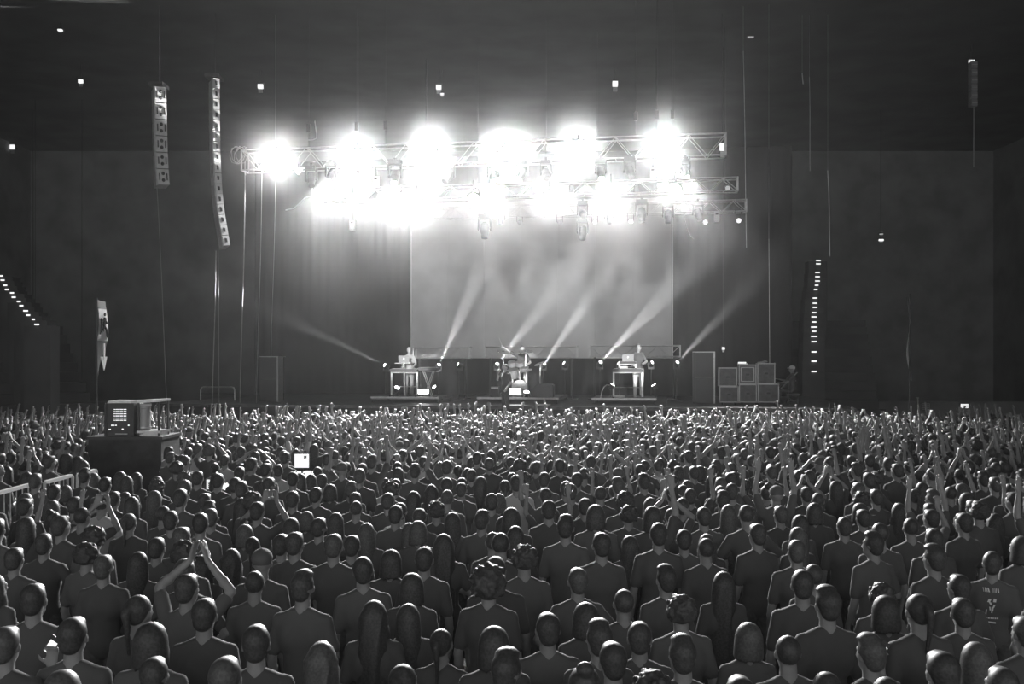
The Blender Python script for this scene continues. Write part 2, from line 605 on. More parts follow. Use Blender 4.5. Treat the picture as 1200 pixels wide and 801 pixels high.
# projection screen
SCD = 41.0
xl, xr = sx_of(483, SCD), sx_of(787, SCD)
zb, zt = S(600, 419.5, SCD).z, S(600, 236, SCD).z
scr = thing('projection_screen', 'large pale rectangular screen hung behind the band', 'screen', (0, 0, 0))
npan = 7
for k in range(npan):
    a = xl + (xr - xl) * (k + 0.5) / npan
    sbox(MB(), a, SCD, (zb + zt) / 2, ((xr - xl) / npan - 0.004, 0.06, zt - zb)).build('panel', mat('screen_cloth', 0.55, 0.85, noise=0.06, scale=1.2), scr)
for x in (xl - 0.03, xr + 0.03):
    sbox(MB(), x, SCD - 0.02, (zb + zt) / 2, (0.05, 0.1, zt - zb)).build('edge_trim', mat('white_edge', 0.85, 0.5), scr)
sbox(MB(), (xl + xr) / 2, SCD, zt + 0.05, (xr - xl + 0.2, 0.12, 0.1)).build('top_batten', DARKMETAL, scr)
sbox(MB(), xl + 0.6, SCD + 0.05, (HZ + zt) / 2, (0.03, 0.03, HZ - zt - 0.01)).build('suspension', DARKMETAL, scr)
sbox(MB(), xr - 0.6, SCD + 0.05, (HZ + zt) / 2, (0.03, 0.03, HZ - zt - 0.01)).build('suspension', DARKMETAL, scr)


# trusses ----------------------------------------------------------------------------
brace_cache = {}


def truss(label, px0, px1, D, ytop_at, h, depth, bay=0.62, legs=None, hangers=()):
    """box truss along the stage axis; ytop_at = (px, py) of its top chord"""
    z1 = S(ytop_at[0], ytop_at[1], D).z
    a, b = sx_of(px0, D), sx_of(px1, D)
    base = Vector((0, D, z1 - h)) + SX * ((a + b) / 2)
    t = thing('lighting_truss', label, 'truss', base, RZ)
    L = b - a
    for yy in (-depth / 2, depth / 2):
        for zz in (0, h):
            MB().cyl((-L / 2, yy, zz), (L / 2, yy, zz), 0.028, seg=8).build('chord', METAL, t)
    nb = max(2, int(round(L / bay)))
    s = L / nb
    key = (round(s, 3), h)
    for sgn in (1, -1):
        me = MB().cyl((-s / 2, 0, 0 if sgn > 0 else h), (s / 2, 0, h if sgn > 0 else 0), 0.014, seg=6).mesh('brace')
        brace_cache[(key, sgn)] = me
    pm = MB().cyl((0, -depth / 2, 0), (0, depth / 2, 0), 0.014, seg=6).mesh('cross_bar')
    for k in range(nb):
        for yy in (-depth / 2, depth / 2):
            o = link('brace', brace_cache[(key, 1 if k % 2 else -1)], METAL, t)
            o.location = (-L / 2 + s * (k + 0.5), yy, 0)
        if k % 2 == 0:
            for zz in (0, h):
                o = link('cross_bar', pm, METAL, t)
                o.location = (-L / 2 + s * k, 0, zz)
    for x in (-L / 2, L / 2):
        MB().box((x, 0, 0), (0.05, depth + 0.06, 0.05)).box((x, 0, h), (0.05, depth + 0.06, 0.05)).box((x, -depth / 2, h / 2), (0.05, 0.05, h)).box((x, depth / 2, h / 2), (0.05, 0.05, h)).build('end_frame', METAL, t)
    for px in hangers:
        x = sx_of(px, D) - (a + b) / 2
        MB().cyl((x, 0, h), (x, 0, HZ - base.z), 0.011, seg=6).build('hoist_chain', CHAINM, t)
        MB().box((x, 0, h + 0.75), (0.12, 0.12, 0.3)).build('chain_hoist', DARKMETAL, t)
    if legs:
        for x in legs:
            xx = sx_of(x, D) - (a + b) / 2
            MB().cyl((xx, 0, 0), (xx, 0, DZ - base.z), 0.04, seg=8).box((xx, 0, DZ - base.z + 0.02), (0.5, 0.5, 0.04)).build('support_leg', DARKMETAL, t)
    return t


T1, T2, T3 = 34.6, 36.6, 38.6
UNDER = {T1: (595, 167, 0.72, 0.3), T2: (790, 211, 0.46, 0.25), T3: (790, 237, 0.42, 0.25)}


def hang_from(px, py, D):
    """point on the front of a truss's lower chord line, and how far above it the chord is"""
    q = min(UNDER, key=lambda u: abs(u - D))
    x_, y_, h_, dp = UNDER[q]
    z_ = S(x_, y_, q).z - h_
    p = S(px, py, q - dp)
    return p, z_ - p.z

truss('long front lighting truss carrying the upper row of lit stage lights', 287, 850, T1, (595, 167), 0.72, 0.6, 0.6, None, (362, 418, 452, 745, 770, 788))
truss('middle lighting truss carrying the lower row of lit stage lights', 380, 864, T2, (790, 211), 0.46, 0.5, 0.5, None, (420, 640, 790))
truss('rear lighting truss just in front of the screen top', 505, 874, T3, (790, 237), 0.42, 0.5, 0.45, None, (560, 700, 850))
BT = 39.6
truss('low horizontal truss at the screen foot behind the keyboard player', 486, 551, BT, (520, 407), 0.42, 0.4, 0.42, (492, 546))
truss('low horizontal truss at the screen foot behind the drummer', 569, 676, BT, (620, 406), 0.42, 0.4, 0.42, (575, 670))
truss('low horizontal truss at the screen foot behind the player in pale trousers', 691, 797, BT, (740, 405), 0.42, 0.4, 0.42, (697, 790))


# lit stage lights -------------------------------------------------------------------
def rot_to(direction):
    return Vector(direction).to_track_quat('Y', 'Z').to_matrix()


def stage_light(label, px, py, D, k, truss_dz, hang=0.35, aim=None, group=None):
    """a lit round floodlight hung on a truss: its own lamp and a real beam toward the audience"""
    p = S(px, py, D)
    t = thing('stage_light', label, 'stage light', p, 0, group)
    d = (Vector(aim) if aim is not None else Vector((-p.x * 0.6, 0.0 - p.y, 3.0 - p.z))).normalized()
    R = rot_to(d)
    mb = MB()
    mb.lathe(-d * 0.30, d, [(0, 0.10), (0.05, 0.15), (0.22, 0.17), (0.30, 0.20)], 16)
    mb.build('housing', DARKMETAL, t, False)
    MB().lathe(d * 0.0, d, [(0, 0.185), (0.012, 0.185)], 16).build('lens', LENS, t)
    u = R.to_3x3() @ Vector((1, 0, 0))
    up = Vector((0, 0, 1))
    mb = MB()
    for s in (-1, 1):
        mb.tube([u * (0.22 * s) - d * 0.12, u * (0.22 * s) - d * 0.12 + up * 0.30], 0.018)
    mb.tube([u * 0.22 - d * 0.12 + up * 0.30, u * -0.22 - d * 0.12 + up * 0.30], 0.018)
    mb.build('yoke', DARKMETAL, t)
    MB().box(-d * 0.12 + up * (0.30 + truss_dz / 2), (0.07, 0.07, abs(truss_dz) + 0.06)).build('clamp', DARKMETAL, t)
    spot(d * 0.04, d, BLINDER * k, BEAM_ANGLE, 0.8, 0.14, t)
    return t


UP = [(325, 186, 1.4), (419, 181, 1.9), (505, 179, 2.0), (595, 176, 2.8), (678, 173, 1.7), (776, 170, 1.7)]
LOW = [(413, 236, 0.8), (488, 239, 1.25), (555, 233, 0.38), (644, 232, 0.8), (716, 226, 0.62), (792, 223, 0.55)]
ORD = ['leftmost', 'second', 'third', 'fourth', 'fifth', 'rightmost']
for i, (px, py, k) in enumerate(UP):
    stage_light(ORD[i] + ' lit white stage light in the upper row on the front truss', px, py, T1 - 0.42, k, 0.1, group='lit stage lights on the front truss')
for i, (px, py, k) in enumerate(LOW):
    stage_light(ORD[i] + ' lit white stage light in the lower row on the middle truss', px, py, T2 - 0.42, k, 0.35, group='lit stage lights on the middle truss')


# moving heads, some with a crowd light added -----------------------------------------------------------------
def moving_head(label, px, py, D, s=1.0, yaw=0.0, pitch=-1.2, drop=0.25, group=None, lit=None, lens=None, crowd_at=None):
    p, rise = hang_from(px, py, D)
    drop = max(0.1, rise + 0.03 - 0.42 * s - 0.07)
    t = thing('moving_head', label, 'stage light', p, RZ, group)
    d = Vector((math.sin(yaw) * math.cos(pitch), -math.cos(yaw) * math.cos(pitch), math.sin(pitch)))
    if crowd_at is not None:                            # wash light added to this unlit head to brighten the front rows
        d = Matrix.Rotation(-RZ, 3, 'Z') @ (Vector(crowd_at) - p).normalized()
        lit, lens = (CROWDWASH, 62), SMALLLENS
    MB().box((0, 0, 0.42 * s), (0.40 * s, 0.26 * s, 0.15 * s)).box((0, -0.135 * s, 0.42 * s), (0.2 * s, 0.01, 0.06 * s)).build('base', PLASTIC, t)
    MB().box((0, 0, 0.42 * s + drop / 2 + 0.07), (0.08, 0.1, drop)).build('clamp', DARKMETAL, t)
    mb = MB()
    for sg in (-1, 1):
        mb.box((0.20 * s * sg, 0, 0.17 * s), (0.06 * s, 0.14 * s, 0.42 * s))
        mb.ell((0.20 * s * sg, 0, 0.0), (0.04 * s, 0.09 * s, 0.09 * s), 10, 6)
    mb.box((0, 0, 0.34 * s), (0.42 * s, 0.16 * s, 0.05 * s))
    mb.build('yoke', PLASTIC, t)
    MB().lathe(-d * 0.22 * s, d, [(0, 0.08 * s), (0.06 * s, 0.14 * s), (0.30 * s, 0.155 * s), (0.42 * s, 0.12 * s), (0.55 * s, 0.115 * s)], 14).build('head', PLASTIC, t)
    MB().lathe(d * 0.325 * s, d, [(0, 0.10 * s), (0.012, 0.10 * s)], 14).build('lens', lens or DEADLENS, t)
    if lit:
        spot(d * 0.36 * s, d, lit[0], lit[1], 0.5, 0.05, t)
    return t


mh = 'dark moving heads under the trusses'
moving_head('dark moving head at the left end of the front truss, above a hanging cable', 365, 210, T1, 0.95, 0.4, -1.0, group=mh)
moving_head('dark moving head left of the second upper stage light', 388, 205, T1, 0.9, -0.3, -0.9, group=mh, crowd_at=(-8.5, 28.6, 1.6))
moving_head('dark moving head between the second and third upper stage lights', 463, 206, T1, 1.1, 0.2, -1.3, group=mh, crowd_at=(-4.5, 28.6, 1.6))
moving_head('dark moving head just right of the third upper stage light', 526, 206, T1, 0.95, -0.5, -0.8, group=mh)
moving_head('dark moving head left of the fourth upper stage light', 578, 205, T1, 0.9, 0.5, -0.9, group=mh, crowd_at=(-0.5, 28.6, 1.6))
moving_head('dark moving head just right of the fourth upper stage light', 612, 204, T1, 0.9, -0.4, -0.9, group=mh)
moving_head('dark moving head left of the fifth upper stage light', 640, 203, T1, 0.9, 0.3, -0.8, group=mh)
moving_head('dark moving head just right of the fifth upper stage light', 704, 201, T1, 0.9, -0.3, -0.9, group=mh, crowd_at=(3.5, 28.6, 1.6))
moving_head('dark moving head between the fifth and last upper stage lights', 738, 200, T1, 0.95, 0.4, -1.0, group=mh)
moving_head('dark moving head above the lowest right stage light', 803, 200, T1, 0.8, 0.1, -1.0, group=mh, crowd_at=(7.5, 28.6, 1.6))
moving_head('dark moving head hanging low in front of the screen under the third lower light', 568, 268, T3, 1.15, 0.1, -1.35, 0.45, group=mh)
moving_head('dark moving head small and pale by haze, on the rear truss above the screen', 587, 256, T3, 0.75, -0.2, -1.3, group=mh)
moving_head('dark moving head lower one of a stacked pair before the screen', 683, 271, T3 - 0.1, 1.0, 0.0, -1.4, 0.3, group=mh)
moving_head('dark moving head upper one of a stacked pair before the screen', 683, 250, T3 + 0.15, 0.95, 0.2, -0.4, 0.2, group=mh)
moving_head('dark moving head under the fifth lower stage light', 714, 254, T3, 0.8, 0.2, -1.35, group=mh)
moving_head('dark moving head in the middle of the rear truss right half', 752, 250, T3, 1.05, 0.1, -1.3, group=mh)
moving_head('dark moving head at the right edge of the screen', 783, 252, T3, 0.95, -0.1, -1.3, group=mh)
moving_head('dark moving head on the rear truss beyond the right screen edge', 818, 250, T3, 0.9, 0.5, -1.1, group=mh)


def par_can(label, px, py, D, r=0.1, glow=None, lit=None, aim=(0, -1, -0.25), group=None, up=0.3):
    p = S(px, py, D)
    if up > 0:
        p, rise = hang_from(px, py, D)
        up = max(0.12, rise + 0.02)
        p = p + Vector(aim).normalized() * r
    t = thing('par_can', label, 'stage light', p, 0, group)
    d = Vector(aim).normalized()
    MB().lathe(-d * 2.2 * r, d, [(0, r * 0.6), (r * 0.5, r * 0.85), (2.2 * r, r)], 14).build('can', DARKMETAL, t)
    MB().lathe(d * 0.0, d, [(0, r * 0.9), (0.012, r * 0.9)], 14).build('lens', glow or DEADLENS, t)
    u = d.cross(Vector((0, 0, 1))).normalized()
    sg = 1 if up > 0 else -1
    MB().tube([u * r * 1.15 - d * r, u * r * 1.15 - d * r + Vector((0, 0, up)), u * -r * 1.15 - d * r + Vector((0, 0, up)), u * -r * 1.15 - d * r], 0.012, 6).build('bracket', DARKMETAL, t)
    if lit:
        spot(d * 0.03, d, lit[0], lit[1], 0.7, r * 0.7, t)
    return t


PALE = mat('pale_lens', 0.8, 0.3, emit=0.35)
pc = 'small round lamps under the rear truss'
par_can('small round lamp under the rear truss left of the stacked pair', 656, 260, T3, 0.1, None, group=pc)
par_can('small round lamp under the rear truss right of the stacked pair', 697, 260, T3, 0.1, PALE, group=pc)
par_can('small round lamp under the rear truss left of the middle moving head', 739, 259, T3, 0.1, PALE, group=pc)
par_can('small round lamp under the rear truss, below the third lower light', 609, 260, T3, 0.09, None, group=pc)
par_can('small bright oval lamp right of the screen under the rear truss', 826, 260, T3, 0.1, SCREENGLOW, group=pc)
par_can('small bright oval lamp at the right end of the rear truss', 865, 258, T3, 0.1, SCREENGLOW, group=pc)
par_can('small pale oval lamp in the right end of the middle truss', 852, 220, T2, 0.09, PALE, group=pc)

PALEBOX = mat('pale_case', 0.75, 0.6, emit=0.0)
for lab, px, py, D in (('pale upright box hung under the right end of the rear truss', 840, 254, T3),
                       ('pale upright box hung left of the lowest right stage light', 765, 203, T1),
                       ('pale upright box hung under the leftmost lower stage light', 413, 264, T2),
                       ('pale upright box hung right of the second upper stage light', 441, 213, T1)):
    p, rise = hang_from(px, py, D)
    t = thing('control_box', lab, 'control box', p, RZ, 'pale control boxes under the trusses')
    MB().box((0, 0, 0), (0.19, 0.16, 0.38)).build('case', PALEBOX, t)
    MB().box((0, -0.09, 0.1), (0.1, 0.02, 0.06)).build('display', DARKMETAL, t)
    MB().box((0, 0, (rise + 0.2) / 2), (0.04, 0.04, max(0.05, rise - 0.16))).build('hanger', DARKMETAL, t)


# hanging cables ---------------------------------------------------------------------
def cable(label, pts, r=0.014, m=None):
    o = MB().tube(pts, r, 6).build('hanging_cable', m or METAL)
    tag(o, label, 'cable')
    return o


def vline(label, px0, py0, px1, py1, D, r=0.012, wob=0.0, m=None, up=False):
    pts = []
    for k in range(9):
        q = k / 8
        pts.append(S(px0 + (px1 - px0) * q + wob * math.sin(q * 5), py0 + (py1 - py0) * q, D))
    mb = MB().tube(pts, r, 6)
    if up:                                              # a finer line goes on to the ceiling
        mb.cyl(pts[0], (pts[0].x, pts[0].y, HZ - 0.005), 0.004, seg=5)
    o = mb.build('hanging_cable', m or METAL)
    tag(o, label, 'cable')
    return o


vline('thick pale cable hanging down left of the leftmost stage light', 287, 190, 282, 474, T1, 0.022, 0.8)
vline('thin cable hanging from the leftmost stage light to the speaker tower', 307, 200, 301, 474, T1 - 0.1, 0.013, 0.6)
vline('thin straight cable nearest the speaker tower', 323, 205, 318, 417, T1 + 0.2, 0.011, 0.4, up=True)
vline('cable hanging under the long line array, brighter of two', 253, 294, 249, 474.6, 34.0, 0.018, 0.4)
vline('fainter cable close beside another under the long line array', 255.5, 294, 257, 474.2, 34.3, 0.010, 0.2)
vline('thin slanting cable hanging under the shorter line array', 184, 220, 196, 475.2, 33.9, 0.012, 0.5)
vline('thin dotted cable right of all the truss ends', 871, 60, 875, 290, T2, 0.013, 0.3, up=True)
vline('very thin cable falling from the dark ceiling above the flight cases', 901, 280, 902, 425, T2, 0.008, 0, up=True)
vline('thin straight pale cable in the dark between truss ends and column lamp', 970, 200, 973, 300, 38.0, 0.013, 0.4, up=True)
vline('thin dotted cable in the dark left of the straight pale one', 948.5, 90, 949.5, 200, 38.0, 0.011, 0.3, up=True)
vline('short thin cable alone high in the dark left of a longer one', 940, 86, 941, 98, 38.0, 0.02, 0, up=True)
t = thing('cable_bundle', 'tangled pale cable loops at the left end of the front truss', 'cable', S(287, 184, T1))
for k in range(5):
    a0 = rng.uniform(0, 6)
    pts = [Vector((0.28 * math.sin(a0 + 0.8 * j) * (1 - 0.05 * j) - 0.05 * k, -0.35, 0.32 * math.cos(a0 * 2 + 0.9 * j))) for j in range(7)]
    MB().tube(pts, 0.012, 5).build('loop', METAL, t)
pts = [S(x_, y_, T1 - 0.3) for x_, y_ in ((366, 211), (366, 222), (365, 229), (357, 232), (350, 239), (344, 244), (335, 246))]
cable('loose pale cable swinging from the leftmost moving head', pts, 0.022)
pts = [S(369, 142, T1), S(371, 158, T1), S(371, 162, T1), S(367, 163.5, T1), S(362, 164, T1)]
cable('short hooked cable above the left end of the front truss', pts, 0.02)
pts = [S(802, 249, T3 - 0.25), S(803, 258, T3 - 0.25), S(806, 270, T3 - 0.25), S(809, 276, T3 - 0.25), S(813, 280, T3 - 0.25)]
cable('short curling cable under the rear truss right of the screen', pts, 0.018)


# line arrays ------------------------------------------------------------------------
ARRAYM = mat('array_case', 0.62, 0.55, noise=0.06, scale=6)
HOLE = mat('array_recess', 0.03, 0.6)


def line_array(label, path, D, wide_px, yaw, holes, n):
    """path: pixel centre line from top to bottom; each cabinet shows a side panel with dark recesses"""
    top = S(path[0][0], path[0][1], D)
    t = thing('line_array', label, 'speaker', top)
    L = [0.0]
    for a, b in zip(path[:-1], path[1:]):
        L.append(L[-1] + math.hypot(b[0] - a[0], b[1] - a[1]))

    def at(s):
        for i in range(len(path) - 1):
            if s <= L[i + 1] + 1e-6:
                q = (s - L[i]) / (L[i + 1] - L[i])
                return (path[i][0] + (path[i + 1][0] - path[i][0]) * q, path[i][1] + (path[i + 1][1] - path[i][1]) * q)
        return path[-1]
    for k in range(n):
        a, b = at(L[-1] * k / n), at(L[-1] * (k + 1) / n)
        pa, pb = S(a[0], a[1], D), S(b[0], b[1], D)
        z = (pa - pb).normalized()
        x = Vector((math.cos(yaw), math.sin(yaw), 0))
        y = z.cross(x).normalized()
        x = y.cross(z).normalized()
        R = Matrix((x, y, z)).transposed()
        hgt = (pa - pb).length
        wd = wide_px * D / F / max(0.2, math.cos(yaw))
        c = (pa + pb) / 2 - top
        cab = MB().box(c, (wd, 0.7, hgt * 0.94), R).build('cabinet', ARRAYM, t)
        fr = -0.36
        if holes == 'square':
            mb = MB()
            mb.box(c + R @ Vector((0, fr, 0)), (wd * 0.28, 0.03, hgt * 0.36), R)
            mb.box(c + R @ Vector((-0.08 * wd, fr, 0.12 * hgt)), (wd * 0.18, 0.03, hgt * 0.2), R)
            mb.build('recess', HOLE, cab)
        else:
            for sx_ in (-0.32, 0.32):
                MB().box(c + R @ Vector((sx_ * wd, fr, 0)), (wd * 0.1, 0.03, hgt * 0.42), R).build('slot', HOLE, cab)
            for sz_ in (-0.2, 0.2):
                MB().ell(c + R @ Vector((0, fr, sz_ * hgt)), (wd * 0.15, 0.03, hgt * 0.11), 10, 6, R).build('driver', HOLE, cab)
        MB().box(c + R @ Vector((-0.55 * wd, fr + 0.1, 0)), (0.04, 0.06, hgt * 1.0), R).build('rigging_bar', METAL, cab)
    MB().box((0, 0, 0.1), (0.5, 0.7, 0.12)).build('fly_frame', DARKMETAL, t)
    MB().cyl((0, 0.1, 0.15), (0, 0.1, HZ - top.z), 0.015, seg=6).build('hoist_chain', CHAINM, t)
    return t


line_array('long curved line array of many pale cabinets beside the leftmost lights',
           [(251, 94), (251.3, 150), (252, 180), (253.5, 215), (255, 236), (258, 258), (263.5, 290)], 34.2, 7.0, 0.5, 'square', 16)
line_array('shorter straight line array of six pale cabinets left of the curved one',
           [(186, 104), (187, 150), (188, 190), (190, 219)], 33.0, 12.0, 0.5, 'slots', 6)


# beam lights on stands at the back ---------------------------------------------------
def beam_light(label, px, py, D, beams, group='beam lights on stands'):
    p = S(px, py, D)
    t = thing('beam_light', label, 'stage light', p, 0, group)
    MB().cyl((0, 0, -0.22), (0, 0, DZ - p.z), 0.02, seg=8).build('stand_pole', DARKMETAL, t)
    MB().box((0, 0, DZ - p.z + 0.02), (0.36, 0.36, 0.04)).build('foot', DARKMETAL, t)
    MB().box((0, 0, -0.2), (0.22, 0.16, 0.08)).box((-0.1, 0, -0.08), (0.03, 0.1, 0.22)).box((0.1, 0, -0.08), (0.03, 0.1, 0.22)).build('yoke', PLASTIC, t)
    d = beams[0][0]
    MB().lathe(-d * 0.18, d, [(0, 0.05), (0.05, 0.075), (0.22, 0.08)], 12).build('head', PLASTIC, t)
    MB().lathe(d * 0.045, d, [(0, 0.065), (0.012, 0.065)], 12).build('lens', SMALLLENS, t)
    for (dd, e, ang) in beams:
        spot(dd * 0.08, dd, e, ang, 0.5, 0.03, t)
    return t


BE = BEAM
B = 38.4
beam_light('beam light on a stand throwing a faint beam left, behind the laptop player', 452, 428, B, [(dirv(452, 428, 335, 360, -0.75), BE * 0.8, 7)])
beam_light('beam light right of the laptop player throwing a wide beam up to the right', 514, 428, B, [(dirv(514, 428, 566, 345, -0.6), BE, 11)])
beam_light('beam light with a faint short beam between laptop player and singer', 538, 427, B, [(dirv(538, 427, 520, 417, -0.3), BE * 0.3, 8)])
beam_light('beam light left of the singer throwing a beam up behind the drummer', 582, 427, B, [(dirv(582, 427, 652, 352, -0.6), BE * 0.8, 11)])
beam_light('beam light right of the drummer throwing a beam up to the right', 637, 427, B, [(dirv(637, 427, 702, 345, -0.6), BE, 11)])
beam_light('beam light right of the wedge throwing a short bright beam up to the left', 662, 426, B, [(dirv(662, 426, 630, 405, -0.3), BE * 0.7, 6)])
beam_light('beam light left of the pale trousered player throwing the widest beam', 703, 425, B, [(dirv(703, 425, 792, 338, -0.6), BE * 1.2, 11)])
beam_light('beam light hidden behind the player in pale trousers, beam to the left', 726, 426, B, [(dirv(726, 426, 690, 402, -0.3), BE * 0.4, 8)])
beam_light('beam light right of the player in pale trousers with a thin faint beam', 763, 425, B, [(dirv(763, 425, 798, 404, -0.3), BE * 0.3, 5)])
beam_light('rightmost beam light throwing a beam up past the screen edge', 793, 425, B, [(dirv(793, 425, 858, 355, -0.6), BE * 0.8, 10)])


# bright floor lamps on the risers ----------------------------------------------------
fl = 'bright floor lamps on the risers'
FLOORGLOW = mat('floor_lamp_glow', 0.9, 0.3, emit=14.0)
toC = Vector((0, -1, 0.35))
par_can('bright floor lamp at the left foot of the laptop player', 465.5, 454, 35.6, 0.1, FLOORGLOW, (FLOORL * 0.5, 60), (0.5, -0.5, 0.9), fl, -0.3)
par_can('small bright floor lamp under the side keyboard', 509, 453, 35.6, 0.075, FLOORGLOW, (FLOORL * 0.3, 60), (-0.5, -0.5, 0.7), fl, -0.3)
par_can('round bright floor lamp at the drummer\'s foot', 617, 459, 35.6, 0.11, FLOORGLOW, (FLOORL * 0.6, 80), (0.1, -0.4, 1), fl, -0.2)
par_can('bright floor lamp left of the player in pale trousers', 718, 451, 35.6, 0.085, FLOORGLOW, (FLOORL * 0.6, 40), (0.5, 0.1, 0.8), fl, -0.35)
par_can('bright floor lamp right of the player in pale trousers', 766, 451, 35.6, 0.085, FLOORGLOW, (FLOORL * 0.6, 40), (-0.5, 0.1, 0.8), fl, -0.35)


def led_panel(label, px, py, D, wpx, hpx, e):
    k = sd(px, D) / F
    t = thing('blinder_panel', label, 'stage light', S(px, py, D), RZ, 'bright rectangular floor panels')
    MB().box((0, 0.06, 0), (wpx * k + 0.04, 0.1, hpx * k + 0.04)).build('housing', DARKMETAL, t)
    MB().box((0, 0.0, 0), (wpx * k, 0.03, hpx * k)).build('lens', FLOORGLOW, t)
    MB().box((-wpx * k / 2 - 0.03, 0.06, -0.12), (0.02, 0.08, 0.2)).box((wpx * k / 2 + 0.03, 0.06, -0.12), (0.02, 0.08, 0.2)).build('bracket', DARKMETAL, t)
    spot((0, -0.05, 0), (0, -1, 1.0), e, 90, 0.8, 0.1, t)


led_panel('bright rectangular floor panel under the keyboards of the laptop player', 496, 458.5, 35.7, 12, 5, FLOORL * 0.7)
led_panel('bright rectangular floor panel beside the singer', 603.5, 458.5, 35.7, 14, 7, FLOORL * 1.3)


# unseen wash lights added on the middle truss to brighten the screen -------------------------
for lab, px, k in (('first added wash fixture aimed at the screen behind the middle truss', 470, 1.0), ('second added wash fixture aimed at the screen behind the middle truss', 580, 1.2),
                   ('third added wash fixture aimed at the screen behind the middle truss', 670, 1.2), ('last added wash fixture aimed at the screen behind the middle truss', 745, 0.9)):
    p = S(px, 222, T2 + 0.35)
    t = thing('added_wash_light', lab, 'stage light', p, RZ, 'added wash lights aimed at the screen')
    d = Vector((0, 0.75, -1.0)).normalized()
    MB().lathe(-d * 0.2, d, [(0, 0.08), (0.2, 0.11), (0.28, 0.12)], 12).build('can', DARKMETAL, t)
    MB().lathe(d * 0.085, d, [(0, 0.1), (0.01, 0.1)], 12).build('lens', SMALLLENS, t)
    MB().box((0, -0.1, 0.12), (0.05, 0.3, 0.05)).build('clamp', DARKMETAL, t)
    spot(d * 0.12, d, WASH * k, 84, 0.9, 0.08, t)
# an unseen fixture added on the front truss to brighten the arrays
p = S(350, 200, T1 + 0.2)
t = thing('added_wash_light', 'small added wash fixture at the left end of the front truss, aimed at the arrays', 'stage light', p, 0)
d = (S(258, 300, 33.8) - p).normalized()
MB().lathe(-d * 0.2, d, [(0, 0.08), (0.2, 0.11), (0.28, 0.12)], 12).build('can', DARKMETAL, t)
MB().lathe(d * 0.085, d, [(0, 0.1), (0.01, 0.1)], 12).build('lens', SMALLLENS, t)
MB().box((0, 0, 0.15), (0.05, 0.05, 0.2)).build('clamp', DARKMETAL, t)
spot(d * 0.12, d, SIDEWASH, 75, 0.9, 0.08, t)

# ================================================================== people
def V(x, y, z):
    return np.array((x, y, z), dtype=float)


def remesh(mb, name, voxel, tris, smooth=4, fac=0.5):
    me = mb.mesh('raw')
    o = bpy.data.objects.new('raw', me)
    C.objects.link(o)
    m = o.modifiers.new('r', 'REMESH')
    m.mode = 'VOXEL'
    m.voxel_size = voxel
    m = o.modifiers.new('s', 'SMOOTH')
    m.factor = fac
    m.iterations = smooth
    dg = bpy.context.evaluated_depsgraph_get()
    m2 = bpy.data.meshes.new_from_object(o.evaluated_get(dg))
    o.modifiers.clear()
    o.data = m2
    n = sum(len(p.vertices) - 2 for p in m2.polygons)
    d = o.modifiers.new('d', 'DECIMATE')
    d.ratio = min(1.0, tris / max(1, n))
    dg = bpy.context.evaluated_depsgraph_get()
    out = bpy.data.meshes.new_from_object(o.evaluated_get(dg))
    out.name = name
    out.shade_smooth()
    bpy.data.objects.remove(o)
    bpy.data.meshes.remove(me)
    bpy.data.meshes.remove(m2)
    return out


def hand(mb, wrist, direction, palm_n, side, curl=0.35, spread=0.09, s=1.0):
    """palm, four bent fingers of different lengths and a thumb from the palm's side"""
    d = Vector(direction).normalized()
    n = Vector(palm_n)
    n = (n - d * n.dot(d)).normalized()
    a = d.cross(n).normalized() * side            # toward the thumb
    w_ = Vector(wrist)
    for q in (-0.026, -0.009, 0.009, 0.026):
        mb.capsule(w_ + a * q * 0.7 * s, w_ + d * 0.085 * s + a * q * s, 0.016 * s, 0.014 * s, 8)
    ln = (0.066, 0.080, 0.086, 0.076)
    for i, q in enumerate((-0.033, -0.011, 0.011, 0.033)):
        k = w_ + d * 0.088 * s + a * q * s
        dd = (d + a * (i - 1.5) * spread).normalized()
        b = k + dd * ln[i] * 0.52 * s + n * 0.010 * curl * s
        e = b + (dd * math.cos(curl * 1.6) + n * math.sin(curl * 1.6)) * ln[i] * 0.5 * s
        mb.capsule(k, b, 0.0100 * s, 0.0095 * s, 7)
        mb.capsule(b, e, 0.0095 * s, 0.008 * s, 7)
    k = w_ + d * 0.025 * s + a * 0.03 * s
    b = k + (d * 0.55 + a * 0.8 + n * 0.25).normalized() * 0.048 * s
    e = b + (d * 0.9 + a * 0.3 + n * 0.3).normalized() * 0.036 * s
    mb.capsule(k, b, 0.014 * s, 0.011 * s, 7)
    mb.capsule(b, e, 0.011 * s, 0.009 * s, 7)


SHO = 0.172


